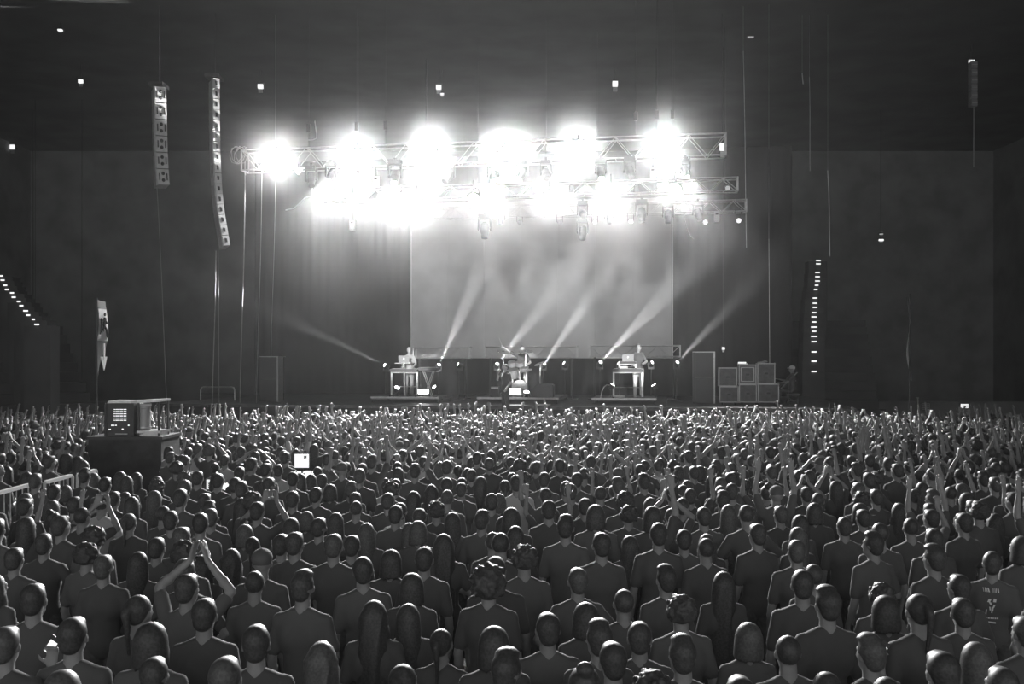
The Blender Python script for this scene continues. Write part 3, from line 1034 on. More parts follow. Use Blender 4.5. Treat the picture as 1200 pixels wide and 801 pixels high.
def arm_points(kind, s):
    """shoulder, elbow, wrist, hand direction, palm normal for one side (s = -1 or 1); the person looks along +Y"""
    sh = (s * SHO, -0.005, 1.395)
    if kind == 'down':
        return sh, (s * 0.232, -0.03, 1.11), (s * 0.235, 0.06, 0.865), (0, 0.25, -1), (-s, 0.1, 0)
    if kind == 'clap':
        return sh, (s * 0.31, 0.10, 1.62), (s * 0.075, 0.16, 1.83), (-s * 0.32, 0.05, 1), (-s, 0, -0.2)
    if kind == 'vee':
        return sh, (s * 0.33, 0.08, 1.62), (s * 0.30, 0.15, 1.865), (s * 0.05, 0.2, 1), (0, 1, -0.2)
    if kind == 'high':
        return sh, (s * 0.25, 0.08, 1.68), (s * 0.21, 0.10, 1.935), (-s * 0.05, 0.05, 1), (0, 1, 0)
    if kind == 'fist':
        return sh, (s * 0.34, 0.12, 1.50), (s * 0.26, 0.19, 1.745), (0, 0.1, 1), (0, 1, 0)
    if kind == 'phone':
        return sh, (s * 0.24, 0.20, 1.26), (s * 0.075, 0.36, 1.48), (-s * 0.25, 0.3, 1), (-s * 0.6, -1, 0)
    if kind == 'phonehigh':
        return sh, (s * 0.29, 0.22, 1.50), (s * 0.085, 0.33, 1.72), (-s * 0.25, 0.25, 1), (-s * 0.6, -1, 0)
    if kind == 'head':
        return sh, (s * 0.40, 0.02, 1.53), (s * 0.16, 0.03, 1.73), (-s * 0.8, 0.05, 0.45), (0, 0, -1)
    if kind == 'bent':
        return sh, (s * 0.26, -0.04, 1.15), (s * 0.10, 0.20, 1.16), (-s * 0.7, 0.4, 0.3), (0, -1, 0.2)
    if kind == 'keys':
        return sh, (s * 0.25, 0.04, 1.15), (s * 0.17, 0.29, 1.06), (-s * 0.1, 1, -0.15), (0, 0, -1)
    if kind == 'side':
        return sh, (s * 0.27, 0.10, 1.20), (s * 0.20, 0.17, 1.46), (0, 0.1, 1), (0, -1, 0)
    if kind == 'hips':
        return sh, (s * 0.36, -0.08, 1.18), (s * 0.20, 0.06, 1.0), (-s * 0.6, 0.3, -0.6), (-s, 0, 0)
    return kind(s, sh)


def torso(mb, g=0.0, fem=False):
    c = 0.93 if fem else 1.0
    mb.ell((0, 0, 0.95), (0.165 * c + 0.012 * fem + g, 0.115 + g, 0.14 + g))
    mb.ell((0, 0, 1.10), (0.140 * c + g, 0.098 + g, 0.17 + g))
    mb.ell((0, 0.005, 1.27), (0.165 * c + g, 0.115 + g, 0.19 + g))
    mb.ell((0, -0.01, 1.385), (0.165 * c + g, 0.082 + g, 0.072 + g))
    for s in (-1, 1):
        mb.capsule((s * 0.035, -0.015, 1.452), (s * 0.15 * c, -0.008, 1.392), 0.048 + g, 0.048 + g, 10)
        mb.ell((s * 0.085, -0.03, 1.29), (0.080 + g, 0.085 + g, 0.12 + g))
        if fem:
            mb.ell((s * 0.075, 0.095, 1.28), (0.065 + g, 0.055 + g, 0.065 + g))


def legs(mb, g=0.0, wide=0.095, shoes=True):
    for s in (-1, 1):
        mb.capsule((s * wide, 0, 0.90), (s * (wide + 0.005), 0.015, 0.50), 0.088 + g, 0.060 + g, 12)
        mb.capsule((s * (wide + 0.005), 0.012, 0.50), (s * (wide + 0.01), -0.02, 0.10), 0.060 + g, 0.043 + g, 12)
        mb.ell((s * (wide + 0.006), -0.03, 0.36), (0.052 + g, 0.056 + g, 0.11))
        if shoes:
            mb.capsule((s * (wide + 0.012), -0.05, 0.05), (s * (wide + 0.03), 0.13, 0.04), 0.048, 0.040, 10)
            mb.box((s * (wide + 0.02), 0.04, 0.012), (0.085, 0.26, 0.024))


def head_shape(mb, turn=0.0, nod=0.0):
    """skull, jaw, nose, brow, lips and ears around the neck's top"""
    R = Matrix.Rotation(turn, 4, 'Z') @ Matrix.Rotation(nod, 4, 'X')
    o = Vector((0, 0.0, 1.53))

    def q(x, y, z):
        return o + R @ Vector((x, y, z - 1.53))
    mb.ell(q(0, -0.008, 1.655), (0.077, 0.096, 0.095), 16, 10, R)
    mb.ell(q(0, 0.030, 1.590), (0.058, 0.068, 0.075), 14, 9, R)
    mb.ell(q(0, 0.062, 1.548), (0.030, 0.028, 0.024), 10, 6, R)
    mb.capsule(q(0, 0.090, 1.650), q(0, 0.108, 1.612), 0.009, 0.015, 8)
    mb.capsule(q(-0.04, 0.083, 1.664), q(0.04, 0.083, 1.664), 0.010, 0.010, 8)
    mb.capsule(q(-0.018, 0.092, 1.576), q(0.018, 0.092, 1.576), 0.008, 0.008, 8)
    for s in (-1, 1):
        mb.ell(q(s * 0.080, 0.0, 1.628), (0.011, 0.022, 0.032), 8, 6, R)
        mb.ell(q(s * 0.040, 0.070, 1.622), (0.020, 0.018, 0.018), 8, 6, R)
        mb.ell(q(s * 0.031, 0.0825, 1.643), (0.0125, 0.010, 0.010), 8, 6, R)
    mb.capsule((0, -0.012, 1.45), o + R @ Vector((0, -0.005, 0.04)), 0.060, 0.054, 12)


def lerp(a, b, q):
    return tuple(a[i] + (b[i] - a[i]) * q for i in range(3))


def figure(name, left, right, turn=0.0, nod=0.0, fem=False, sleeve=0.75, voxel=0.0105, tris=3200, curl=0.3, wide=0.095, long_sleeve=False, bend=None, hs=1.0):
    """returns the meshes of body, shirt and trousers; BEND warps every point (for leaning or striding figures)"""
    b, sh, tr = MB(), MB(), MB()
    torso(b, 0.0, fem)
    legs(b, 0.0, wide, False)
    for s in (-1, 1):
        b.capsule((s * (wide + 0.012), -0.04, 0.05), (s * (wide + 0.03), 0.12, 0.035), 0.040, 0.032, 8)
    head_shape(b, turn, nod)
    torso(sh, 0.014, fem)
    legs(tr, 0.012, wide)
    tr.ell((0, 0, 0.95), (0.178, 0.128, 0.12))
    for s, kind in ((-1, left), (1, right)):
        S_, E, W, hd, pn = arm_points(kind, s)
        k = 0.93 if fem else 1.0
        S_ = (S_[0] * k, S_[1], S_[2])
        b.ell(S_, (0.054, 0.052, 0.056), 12, 8)
        b.capsule(S_, E, 0.047 * k, 0.038 * k, 12)
        b.capsule(E, W, 0.040 * k, 0.026 * k, 12)
        b.ell(lerp(E, W, 0.3), (0.043 * k, 0.043 * k, 0.045), 10, 7)
        hand(b, W, hd, pn, -s, curl, 0.09, hs)
        sh.ell(S_, (0.064, 0.062, 0.064), 12, 8)
        if long_sleeve:
            sh.capsule(S_, E, 0.060 * k, 0.052 * k, 12)
            sh.capsule(E, lerp(E, W, 0.95), 0.055 * k, 0.041 * k, 12)
        else:
            sh.capsule(S_, lerp(S_, E, sleeve), 0.058 * k, 0.058 * k, 12)
    if bend is not None:
        for m_ in (b, sh, tr):
            m_.v = [np.array([bend(p) for p in a]) for a in m_.v]
    return (remesh(b, name + '_body', voxel, tris), remesh(sh, name + '_shirt', 0.016, int(tris * 0.36), 5), remesh(tr, name + '_trousers', 0.018, int(tris * 0.24), 5))


# ---- hair: one mesh of its own for every cut, in the same head frame
def hair(kind, tris=900, seed=1):
    r = np.random.RandomState(seed)
    mb = MB()
    cap = (0, -0.018, 1.668)
    if kind == 'short':
        mb.ell(cap, (0.086, 0.100, 0.096), 18, 12)
        mb.ell((0, -0.050, 1.612), (0.070, 0.062, 0.07), 14, 8)
        mb.ell((0, 0.045, 1.715), (0.062, 0.045, 0.040), 12, 8)
        v = 0.011
    elif kind == 'flat':
        mb.ell(cap, (0.087, 0.100, 0.092), 18, 12)
        mb.ell((0, 0.015, 1.735), (0.070, 0.080, 0.045), 14, 8)
        for i in range(26):
            a_, q_ = r.uniform(0, 2 * PI), r.uniform(0.2, 1.0)
            x_, y_ = 0.062 * q_ * math.cos(a_), 0.01 + 0.07 * q_ * math.sin(a_)
            mb.capsule((x_, y_, 1.735), (x_ * 1.2, y_ * 1.15 + 0.01, 1.772 - 0.03 * q_), 0.014, 0.009, 6)
        mb.ell((0, -0.050, 1.612), (0.070, 0.060, 0.07), 14, 8)
        v = 0.011
    elif kind in ('curly', 'afro'):
        k = 1.0 if kind == 'curly' else 1.27
        mb.ell((0, -0.022, 1.660), (0.098 * k, 0.108 * k, 0.105 * k), 16, 11)
        for i in range(170 if kind == 'curly' else 260):
            d = r.normal(size=3)
            d /= np.linalg.norm(d)
            if d[1] > 0.55 and d[2] < 0.55 or d[2] < -0.62:
                continue
            c = np.array((0, -0.022, 1.660)) + d * np.array((0.098, 0.108, 0.105)) * k * r.uniform(0.95, 1.12)
            mb.ell(c, np.full(3, r.uniform(0.013, 0.022)), 6, 4)
        v = 0.010
        tris = int(tris * 1.9)
    elif kind in ('long', 'wavy', 'loose'):
        w_ = {'long': 0.0, 'wavy': 0.014, 'loose': 0.02}[kind]
        mb.ell(cap, (0.090, 0.104, 0.099), 18, 12)
        for i in range(46):
            a = PI * (-0.12 + 1.24 * i / 45) + PI          # from ear to ear round the back
            x, y = math.cos(a), math.sin(a)
            p = V(0.080 * x, -0.02 + 0.090 * y, 1.675)
            L = 0.40 + 0.05 * r.uniform(-1, 1) - 0.10 * abs(x)
            n = 7
            for j in range(n):
                z = p[2] - L / n * (j + 1)
                flare = 1.0 + 0.16 * min(1, (j + 1) / 3) + w_ * 6 * (j / n)
                q = V(0.080 * x * flare + w_ * math.sin(j * 1.5 + i * 0.7), -0.02 + 0.090 * y * (flare if z > 1.48 else flare * 1.05) + w_ * math.cos(j * 1.3 + i * 0.5), z)
                mb.capsule(p, q, 0.019, 0.018 if j < n - 1 else 0.008, 6)
                p = q
        v = 0.012
        tris = int(tris * 1.3)
    elif kind == 'bob':
        mb.ell(cap, (0.096, 0.108, 0.100), 18, 12)
        for i in range(34):
            a = PI * (-0.14 + 1.28 * i / 33) + PI
            x, y = math.cos(a), math.sin(a)
            mb.capsule((0.084 * x, -0.02 + 0.094 * y, 1.67), (0.098 * x, -0.02 + 0.102 * y, 1.515 + r.uniform(-.012, .012)), 0.019, 0.016, 6)
        v = 0.012
    elif kind == 'bun':
        mb.ell(cap, (0.086, 0.100, 0.096), 18, 12)
        mb.ell((0, -0.050, 1.612), (0.066, 0.055, 0.06), 14, 8)
        mb.ell((0, -0.085, 1.765), (0.050, 0.050, 0.042), 12, 8)
        v = 0.011
    elif kind == 'tail':
        mb.ell(cap, (0.086, 0.100, 0.096), 18, 12)
        mb.ell((0, -0.048, 1.620), (0.066, 0.055, 0.06), 14, 8)
        p = V(0, -0.118, 1.69)
        for j in range(6):
            q = V(0.006 * math.sin(j), -0.150 + 0.008 * j, 1.66 - 0.055 * j)
            mb.capsule(p, q, 0.030 - 0.003 * j, 0.028 - 0.003 * j, 8)
            p = q
        v = 0.011
    elif kind == 'cap':
        mb.ell((0, -0.012, 1.685), (0.092, 0.108, 0.085), 18, 12)
        mb.ell((0, 0.10, 1.672), (0.075, 0.075, 0.012), 16, 6)
        mb.ell((0, -0.012, 1.77), (0.012, 0.012, 0.008), 8, 4)
        v = 0.011
    elif kind == 'shaved':
        mb.ell((0, -0.010, 1.659), (0.0805, 0.0985, 0.0975), 18, 12)
        v = 0.012
    me = remesh(mb, kind + '_hair', v, tris, 2 if kind in ('curly', 'afro', 'wavy', 'loose') else 4, 0.4)
    # hair must not cover the face: push back everything in front of the brow
    n = len(me.vertices)
    co_ = np.empty(n * 3)
    me.vertices.foreach_get('co', co_)
    co_ = co_.reshape(n, 3)
    if kind != 'cap':
        face = (co_[:, 1] > 0.045) & (co_[:, 2] < 1.705)
        co_[face, 1] = 0.045 - 0.1 * np.clip(co_[face, 1] - 0.045, 0, 0.1)
    me.vertices.foreach_set('co', co_.ravel())
    me.update()
    return me


HAIRKINDS = ['short', 'flat', 'curly', 'afro', 'long', 'wavy', 'loose', 'bob', 'bun', 'tail', 'cap', 'shaved']
HAIRM = {k: hair(k, 800, 3 + i) for i, k in enumerate(HAIRKINDS)}
HAIRWORD = {'short': 'short haired', 'flat': 'spiky haired', 'curly': 'curly haired', 'afro': 'big curly haired', 'long': 'long straight haired', 'wavy': 'long wavy haired',
            'loose': 'long loose haired', 'bob': 'bob haired', 'bun': 'bun haired', 'tail': 'ponytailed', 'cap': 'capped', 'shaved': 'close cropped'}

POSES = {
    'down': figure('down', 'down', 'down'),
    'turn': figure('turn', 'down', 'bent', turn=0.45),
    'fdown': figure('fdown', 'bent', 'bent', turn=-0.3, fem=True),
    'fdown2': figure('fdown2', 'down', 'down', fem=True, nod=-0.12),
    'clap': figure('clap', 'clap', 'clap', curl=0.1),
    'vee': figure('vee', 'vee', 'vee', curl=0.3, fem=True),
    'high': figure('high', 'high', 'high', curl=0.15, nod=0.1),
    'oner': figure('oner', 'down', 'high', curl=0.4),
    'onel': figure('onel', 'vee', 'down', curl=1.2),
    'fist': figure('fist', 'bent', 'fist', curl=1.5),
    'phone': figure('phone', 'phone', 'phone', curl=0.8),
    'phonehigh': figure('phonehigh', 'phonehigh', 'phonehigh', curl=0.8),
    'head': figure('head', 'head', 'head', curl=0.2),
    'hips': figure('hips', 'hips', 'hips'),
    'side': figure('side', 'down', 'side', curl=1.2),
}
POSEWORD = {'down': 'arms down', 'turn': 'head turned aside', 'fdown': 'arms folded', 'fdown2': 'arms hanging', 'clap': 'clapping overhead', 'vee': 'both arms raised',
            'high': 'arms straight up', 'oner': 'one arm up', 'onel': 'one fist up', 'fist': 'bent fist raised', 'phone': 'hands at face', 'phonehigh': 'hands held high',
            'head': 'hands on head', 'hips': 'hands on hips', 'side': 'lit phone raised'}
SEATW = ['first', 'second', 'third', 'fourth', 'fifth', 'sixth', 'seventh', 'eighth', 'ninth', 'tenth', 'eleventh', 'twelfth', 'thirteenth', 'fourteenth', 'fifteenth', 'sixteenth', 'seventeenth',
         'eighteenth', 'nineteenth', 'twentieth', 'twenty-first', 'twenty-second', 'twenty-third', 'twenty-fourth', 'twenty-fifth', 'twenty-sixth', 'twenty-seventh', 'twenty-eighth']
COLUMN = ['the slanting step lights', 'the white wall lamp', 'the black equipment rack', 'the round drum case', 'the arched rail', 'the long curved line array', 'the tall speaker tower',
          'the loose swinging cable', 'the second upper stage light', 'the laptop player', 'the side keyboard', 'the singer', 'the drummer', 'the wedge monitor',
          'the widest beam', 'the screen edge', 'the rightmost beam', 'the flight cases', 'the seated technician', 'the column of step lights', 'the thin double lamp', 'the thin white flag',
          'the lit exit sign', 'the dark right edge']

# heads read from the photograph: x, y of the crown, pose, hair
HEADS = [
    (335, 529, 'turn', 'short'),
    (33, 583, 'down', 'short'), (61, 567, 'down', 'short'), (122, 558, 'down', 'short'), (130, 575, 'down', 'short'), (150, 601, 'down', 'tail'), (107, 617, 'down', 'curly'), (101, 635, 'down', 'curly'),
    (15, 640, 'down', 'short'), (54, 624, 'hips', 'short'), (160, 646, 'fdown2', 'long'), (181, 629, 'down', 'short'), (213, 634, 'turn', 'curly'), (216, 617, 'down', 'short'), (234, 600, 'down', 'short'),
    (248, 595, 'down', 'short'), (205, 597, 'turn', 'short'), (184, 574, 'fdown2', 'long'), (184, 557, 'fdown2', 'long'), (221, 561, 'down', 'short'), (230, 551, 'down', 'short'), (256, 554, 'down', 'short'),
    (237, 577, 'down', 'short'), (273, 559, 'down', 'short'), (287, 562, 'down', 'short'), (300, 587, 'phonehigh', 'short'), (234, 650, 'fdown2', 'wavy'), (269, 641, 'fdown2', 'loose'), (299, 667, 'down', 'shaved'),
    (122, 648, 'turn', 'short'), (344, 574, 'down', 'short'), (343, 552, 'down', 'short'), (315, 559, 'turn', 'short'), (312, 542, 'down', 'short'), (376, 554, 'down', 'short'), (388, 567, 'fdown2', 'bob'),
    (401, 543, 'down', 'short'), (427, 542, 'down', 'short'), (410, 563, 'down', 'flat'), (417, 576, 'down', 'short'), (455, 576, 'down', 'short'), (462, 591, 'down', 'short'), (472, 588, 'turn', 'short'),
    (463, 560, 'down', 'short'), (467, 547, 'fdown2', 'long'), (488, 595, 'down', 'short'), (513, 588, 'down', 'curly'), (530, 599, 'fdown2', 'long'), (521, 572, 'down', 'shaved'), (521, 559, 'down', 'short'),
    (480, 612, 'fdown2', 'long'), (492, 610, 'fdown2', 'bob'), (524, 625, 'turn', 'wavy'), (495, 639, 'down', 'short'), (387, 625, 'down', 'short'), (410, 626, 'down', 'short'), (346, 623, 'down', 'short'),
    (331, 625, 'fdown2', 'short'), (304, 641, 'down', 'cap'), (429, 650, 'down', 'short'), (454, 643, 'down', 'bob'), (480, 669, 'fdown2', 'bob'), (573, 577, 'down', 'short'), (586, 578, 'fdown2', 'bob'),
    (563, 595, 'down', 'flat'), (589, 604, 'fdown2', 'long'), (578, 621, 'down', 'shaved'), (586, 650, 'down', 'short'), (571, 663, 'down', 'afro'), (603, 594, 'down', 'bob'), (607, 615, 'fdown2', 'long'),
    (612, 639, 'down', 'curly'), (645, 594, 'fdown2', 'loose'), (636, 552, 'down', 'short'), (676, 553, 'down', 'short'), (671, 566, 'down', 'short'), (704, 568, 'down', 'shaved'), (638, 571, 'onel', 'short'),
    (723, 548, 'down', 'cap'), (725, 557, 'down', 'flat'), (750, 543, 'down', 'short'), (752, 553, 'down', 'flat'), (789, 556, 'down', 'short'), (786, 568, 'turn', 'short'), (820, 545, 'fdown2', 'bob'),
    (845, 573, 'down', 'flat'), (860, 565, 'turn', 'short'), (768, 592, 'oner', 'bob'), (768, 611, 'down', 'short'), (852, 590, 'fdown2', 'long'), (880, 592, 'fdown2', 'long'), (700, 623, 'down', 'short'),
    (698, 590, 'down', 'bob'), (733, 592, 'turn', 'curly'), (805, 620, 'down', 'short'), (826, 628, 'down', 'shaved'), (884, 613, 'down', 'short'), (777, 660, 'down', 'flat'), (846, 669, 'fdown2', 'wavy'),
    (938, 550, 'down', 'short'), (943, 570, 'down', 'short'), (905, 545, 'down', 'short'), (1030, 552, 'down', 'curly'), (1027, 572, 'phone', 'short'), (1009, 576, 'down', 'curly'), (933, 602, 'fdown2', 'long'),
    (936, 617, 'fdown', 'long'), (955, 588, 'turn', 'bob'), (1053, 589, 'fdown2', 'loose'), (1034, 611, 'down', 'shaved'), (1021, 621, 'turn', 'flat'), (1091, 617, 'down', 'short'), (1128, 600, 'down', 'short'),
    (1147, 588, 'down', 'curly'), (1161, 600, 'fdown2', 'wavy'), (1158, 644, 'down', 'short'), (1112, 568, 'down', 'shaved'), (1095, 572, 'turn', 'flat'), (1163, 558, 'down', 'short'), (1181, 566, 'down', 'bob'),
    (1086, 595, 'fist', 'short'), (1196, 628, 'turn', 'bob'), (940, 666, 'down', 'short'), (168, 694, 'down', 'tail'), (175, 726, 'down', 'bob'), (178, 770, 'turn', 'short'), (440, 703, 'fdown2', 'wavy'),
    (482, 705, 'fdown2', 'long'), (583, 732, 'turn', 'bob'), (378, 749, 'fdown2', 'loose'), (595, 758, 'turn', 'flat'), (462, 681, 'down', 'short'), (639, 716, 'down', 'short'), (681, 705, 'fdown2', 'bob'),
    (700, 722, 'turn', 'flat'), (726, 689, 'down', 'shaved'), (752, 726, 'down', 'short'), (722, 752, 'down', 'short'), (803, 697, 'down', 'curly'), (805, 741, 'turn', 'flat'), (870, 727, 'fdown2', 'bob'),
    (766, 783, 'down', 'curly'), (1043, 697, 'turn', 'bob'), (1024, 739, 'side', 'flat'), (926, 740, 'down', 'shaved'), (1031, 788, 'down', 'shaved'), (1131, 699, 'down', 'short'), (1030, 683, 'fdown', 'curly'),
    (1082, 695, 'down', 'tail'), (6, 733, 'side', 'short'), (95, 720, 'down', 'short'),
    (300, 730, 'down', 'short'), (240, 700, 'down', 'short'), (520, 735, 'fdown2', 'tail'), (1110, 760, 'down', 'short'), (40, 690, 'fdown', 'bun'),
    (260, 770, 'hips', 'short'), (80, 785, 'down', 'bob'), (470, 775, 'fdown', 'tail'), (680, 778, 'down', 'bun'), (860, 790, 'down', 'short'), (960, 785, 'fdown', 'long'), (1170, 780, 'turn', 'short'),
]
SPECIAL = {}
placed = []                                            # x, y on the floor, head pixel, pose, hair, height


def free(x, y, r):
    return all((x - a[0]) ** 2 + (y - a[1]) ** 2 > r * r for a in placed)


def blocked(x, y, crown=None):
    px = 600 + x / y * F
    if 19.9 < y < 22.4 and 96 < px < 194:                # equipment platform
        return True
    if 19.1 < y < 20.6 and 334 < px < 384:               # mixing desk
        return True
    if 16.9 < y < 17.9 and 232 < px < 276:               # lighting table
        return True
    if abs(x + 7.4) < 0.45 and 14.1 < y < 17.6:          # barrier along the left aisle
        return True
    if crown is not None:                                # nobody's head hides the screens or the gear
        if 336 < px < 372 and y < 20 and crown < 551:
            return True
        if 229 < px < 279 and y < 17.6 and crown < 575 and not (252 < px < 258):
            return True
        if 104 < px < 196 and y < 22 and crown < 552:
            return True
        if 1126 < px < 1192 and 5 < y < 9.3 and crown < 738:
            return True
    return False


order = sorted(HEADS, key=lambda h: -h[1])
for (px, py, pose, hk) in order:
    best = None
    for tr_ in range(14):
        fem = pose.startswith('f') and pose != 'fist'
        ht = rng.uniform(1.60, 1.72) if fem else rng.uniform(1.70, 1.84)
        crown = ht * (1.02 if hk in ('afro', 'flat') else 1.008)
        d = F * (H - crown) / (py - HY)
        x = (px - 600) / F * d
        if free(x, d, 0.40) and not blocked(x, d):
            best = (x, d, px, py, pose, hk, ht)
            break
        if best is None:
            best = (x, d, px, py, pose, hk, ht)
    if free(best[0], best[1], 0.27):
        placed.append(best)

HAIRW = ['short'] * 9 + ['flat'] * 2 + ['curly'] * 2 + ['shaved'] * 2 + ['cap'] * 1
HAIRF = ['long'] * 5 + ['wavy'] * 3 + ['loose'] * 2 + ['bob'] * 3 + ['bun'] * 1 + ['tail'] * 3


def random_person(d):
    fem = rng.random() < 0.42
    up = 0.10 if d < 12 else (0.30 if d < 17 else (0.55 if d < 23 else 0.88))
    if rng.random() < up:
        pose = rng.choice(['vee', 'vee', 'clap'] if fem else ['clap', 'clap', 'high', 'high', 'vee', 'oner', 'oner', 'onel', 'onel', 'fist', 'head', 'phonehigh', 'phone'])
    else:
        pose = rng.choice(['fdown', 'fdown2'] if fem else ['down', 'down', 'turn', 'hips'])
    return pose, rng.choice(HAIRF if fem else HAIRW), (rng.uniform(1.58, 1.72) if fem else rng.uniform(1.68, 1.86))


tries = 0
while tries < 26000:
    tries += 1
    d = math.sqrt(rng.uniform(6.2 ** 2, 31.2 ** 2))
    half = 625.0 / F * d
    x = rng.uniform(-half, half)
    r = 0.62 if d < 11 else (0.50 if d < 16 else 0.44)
    if not free(x, d, r):
        continue
    pose, hk, ht = random_person(d)
    py = HY + F * (H - ht) / d
    if blocked(x, d, py):
        continue
    if pose in ('clap', 'high', 'vee', 'oner', 'onel', 'fist', 'head') and any(blocked(x + e, d, py - 0.4 * F / d) for e in (-0.36, 0, 0.36)):
        continue
    placed.append((x, d, 600 + x / d * F, py, pose, hk, ht))
placed.sort(key=lambda a: a[1])
near, far = placed[:298], placed[298:]
cols = {}
for a in near:
    cols.setdefault(min(23, max(0, int(a[2] // 50))), []).append(a)
rank = {}
for c, l in cols.items():
    for i, a in enumerate(sorted(l, key=lambda q: -q[3])):
        rank[id(a)] = (c, i)

people = {}
for a in near:
    x, d, px, py, pose, hk, ht = a
    c, i = rank[id(a)]
    lab = '%s person, %s, %s head up below %s' % (HAIRWORD[hk], POSEWORD[pose], SEATW[i], COLUMN[c].replace('the ', '', 1))
    face = math.atan2(-(x - 0.5), 36.0 - d) * -0.0 + math.atan2(x - 0.0, 36.0 - d) * 0.8
    t = thing('person', lab, 'person', (x, d, 0), face + rng.uniform(-0.25, 0.25), 'concertgoers standing in the crowd')
    k = ht / 1.75
    t.scale = (k, k, k)
    t.rotation_euler.x, t.rotation_euler.y = rng.uniform(-0.02, 0.03), rng.uniform(-0.025, 0.025)
    body, shirt, trousers = POSES[pose]
    lum = rng.random()
    sm_ = SHIRTS[4] if (lum > 0.97 and d > 12) else (SHIRTS[3] if lum > 0.8 else SHIRTS[int(lum * 3.7) % 3])
    hm_ = CAPM if hk == 'cap' else HAIRS[rng.choice([0, 0, 0, 1, 1, 2])]
    link('body', body, SKIN, t)
    link('shirt', shirt, sm_, t)
    link('trousers', trousers, TROUSERS, t)
    link('cap' if hk == 'cap' else 'hair', HAIRM[hk], hm_, t)
    people[(round(px), round(py))] = t

# ---- the crowd beyond: one object, one low mesh for every pose
def to_arrays(me):
    me.calc_loop_triangles()
    n = len(me.vertices)
    co_ = np.empty(n * 3)
    me.vertices.foreach_get('co', co_)
    t_ = np.empty(len(me.loop_triangles) * 3, dtype=np.int32)
    me.loop_triangles.foreach_get('vertices', t_)
    return co_.reshape(n, 3), t_.reshape(-1, 3)


def lower(me, tris):
    o = bpy.data.objects.new('raw', me)
    C.objects.link(o)
    m = o.modifiers.new('d', 'DECIMATE')
    n = sum(len(p.vertices) - 2 for p in me.polygons)
    m.ratio = min(1.0, tris / n)
    dg = bpy.context.evaluated_depsgraph_get()
    out = bpy.data.meshes.new_from_object(o.evaluated_get(dg))
    bpy.data.objects.remove(o)
    arr = to_arrays(out)
    bpy.data.meshes.remove(out)
    return arr


LOWP = {k: [lower(m, n) for m, n in zip(v, (1000, 260, 120))] for k, v in POSES.items()}
LOWH = {k: lower(m, 180 if k not in ('curly', 'afro') else 260) for k, m in HAIRM.items()}
CM = [SKIN] + SHIRTS + [TROUSERS] + HAIRS + [CAPM]
vs_, fs_, ms_, nv = [], [], [], 0
for a in far:
    x, d, px, py, pose, hk, ht = a
    k = ht / 1.75
    ang = math.atan2(x, 40.0 - d) * 0.7 + rng.uniform(-0.3, 0.3)
    ca, sa = math.cos(ang) * k, math.sin(ang) * k
    M = np.array(((ca, sa, 0), (-sa, ca, 0), (0, 0, k)))
    lum = rng.random()
    shirt_i = 5 if lum > 0.88 else (4 if lum > 0.7 else 1 + int(lum * 4.2) % 3)
    parts = list(zip(LOWP[pose], (0, shirt_i, 6))) + [(LOWH[hk], 10 if hk == 'cap' else 7 + rng.choice([0, 0, 1, 1, 2]))]
    for (cv, ct), mi in parts:
        vs_.append(cv @ M + np.array((x, d, 0)))
        fs_.append(ct + nv)
        ms_.append(np.full(len(ct), mi, dtype=np.int32))
        nv += len(cv)
vs_, fs_, ms_ = np.concatenate(vs_), np.concatenate(fs_), np.concatenate(ms_)
me = bpy.data.meshes.new('crowd')
me.vertices.add(len(vs_))
me.vertices.foreach_set('co', vs_.ravel().astype(np.float32))
me.loops.add(fs_.size)
me.loops.foreach_set('vertex_index', fs_.ravel().astype(np.int32))
me.polygons.add(len(fs_))
me.polygons.foreach_set('loop_start', np.arange(0, fs_.size, 3, dtype=np.int32))
me.polygons.foreach_set('loop_total', np.full(len(fs_), 3, dtype=np.int32))
for m_ in CM:
    me.materials.append(m_)
me.polygons.foreach_set('material_index', ms_)
me.update()
me.validate()
me.shade_smooth()
crowd = link('crowd', me)
crowd['kind'] = 'stuff'
tag(crowd, 'dense far crowd of concertgoers with raised arms before the stage', 'crowd')
print('PEOPLE', len(near), len(far), len(fs_), flush=True)

# ================================================================== the band and their gear
RT = 2.12                                               # riser tops


def riser(label, px0, px1, D, deep):
    a, b = sx_of(px0, D), sx_of(px1, D)
    t = thing('stage_riser', label, 'riser', Vector((0, D + deep / 2, DZ)) + SX * ((a + b) / 2), RZ)
    L = b - a
    h = RT - DZ
    n = max(1, round(L / 1.25))
    for k in range(n):
        MB().box((-L / 2 + L * (k + 0.5) / n, 0, h - 0.05), (L / n - 0.01, deep, 0.1)).build('deck_board', mat('riser_board', 0.22, 0.6, noise=0.2, scale=6), t)
    MB().box((0, -deep / 2 + 0.01, h - 0.03), (L, 0.04, 0.06)).build('edge_rail', METAL, t)
    for sx_ in (-1, 1):
        for sy_ in (-1, 1):
            MB().box((sx_ * (L / 2 - 0.06), sy_ * (deep / 2 - 0.06), (h - 0.1) / 2), (0.06, 0.06, h - 0.1)).build('leg', DARKMETAL, t)
    return t


riser('low riser under the laptop player and his two keyboards', 440, 520, 35.5, 2.2)
riser('low riser under the drummer with a bright panel in front', 567, 663, 35.5, 3.2)
riser('low riser under the player in pale trousers', 699, 775, 35.5, 2.2)


def sink(px, D):
    """a point on a riser's top"""
    return SP(px, D, RT)


# ---- keyboards, stands, laptops
KEYW = mat('white_key', 0.75, 0.4)
KEYB = mat('keyboard_case', 0.06, 0.4)


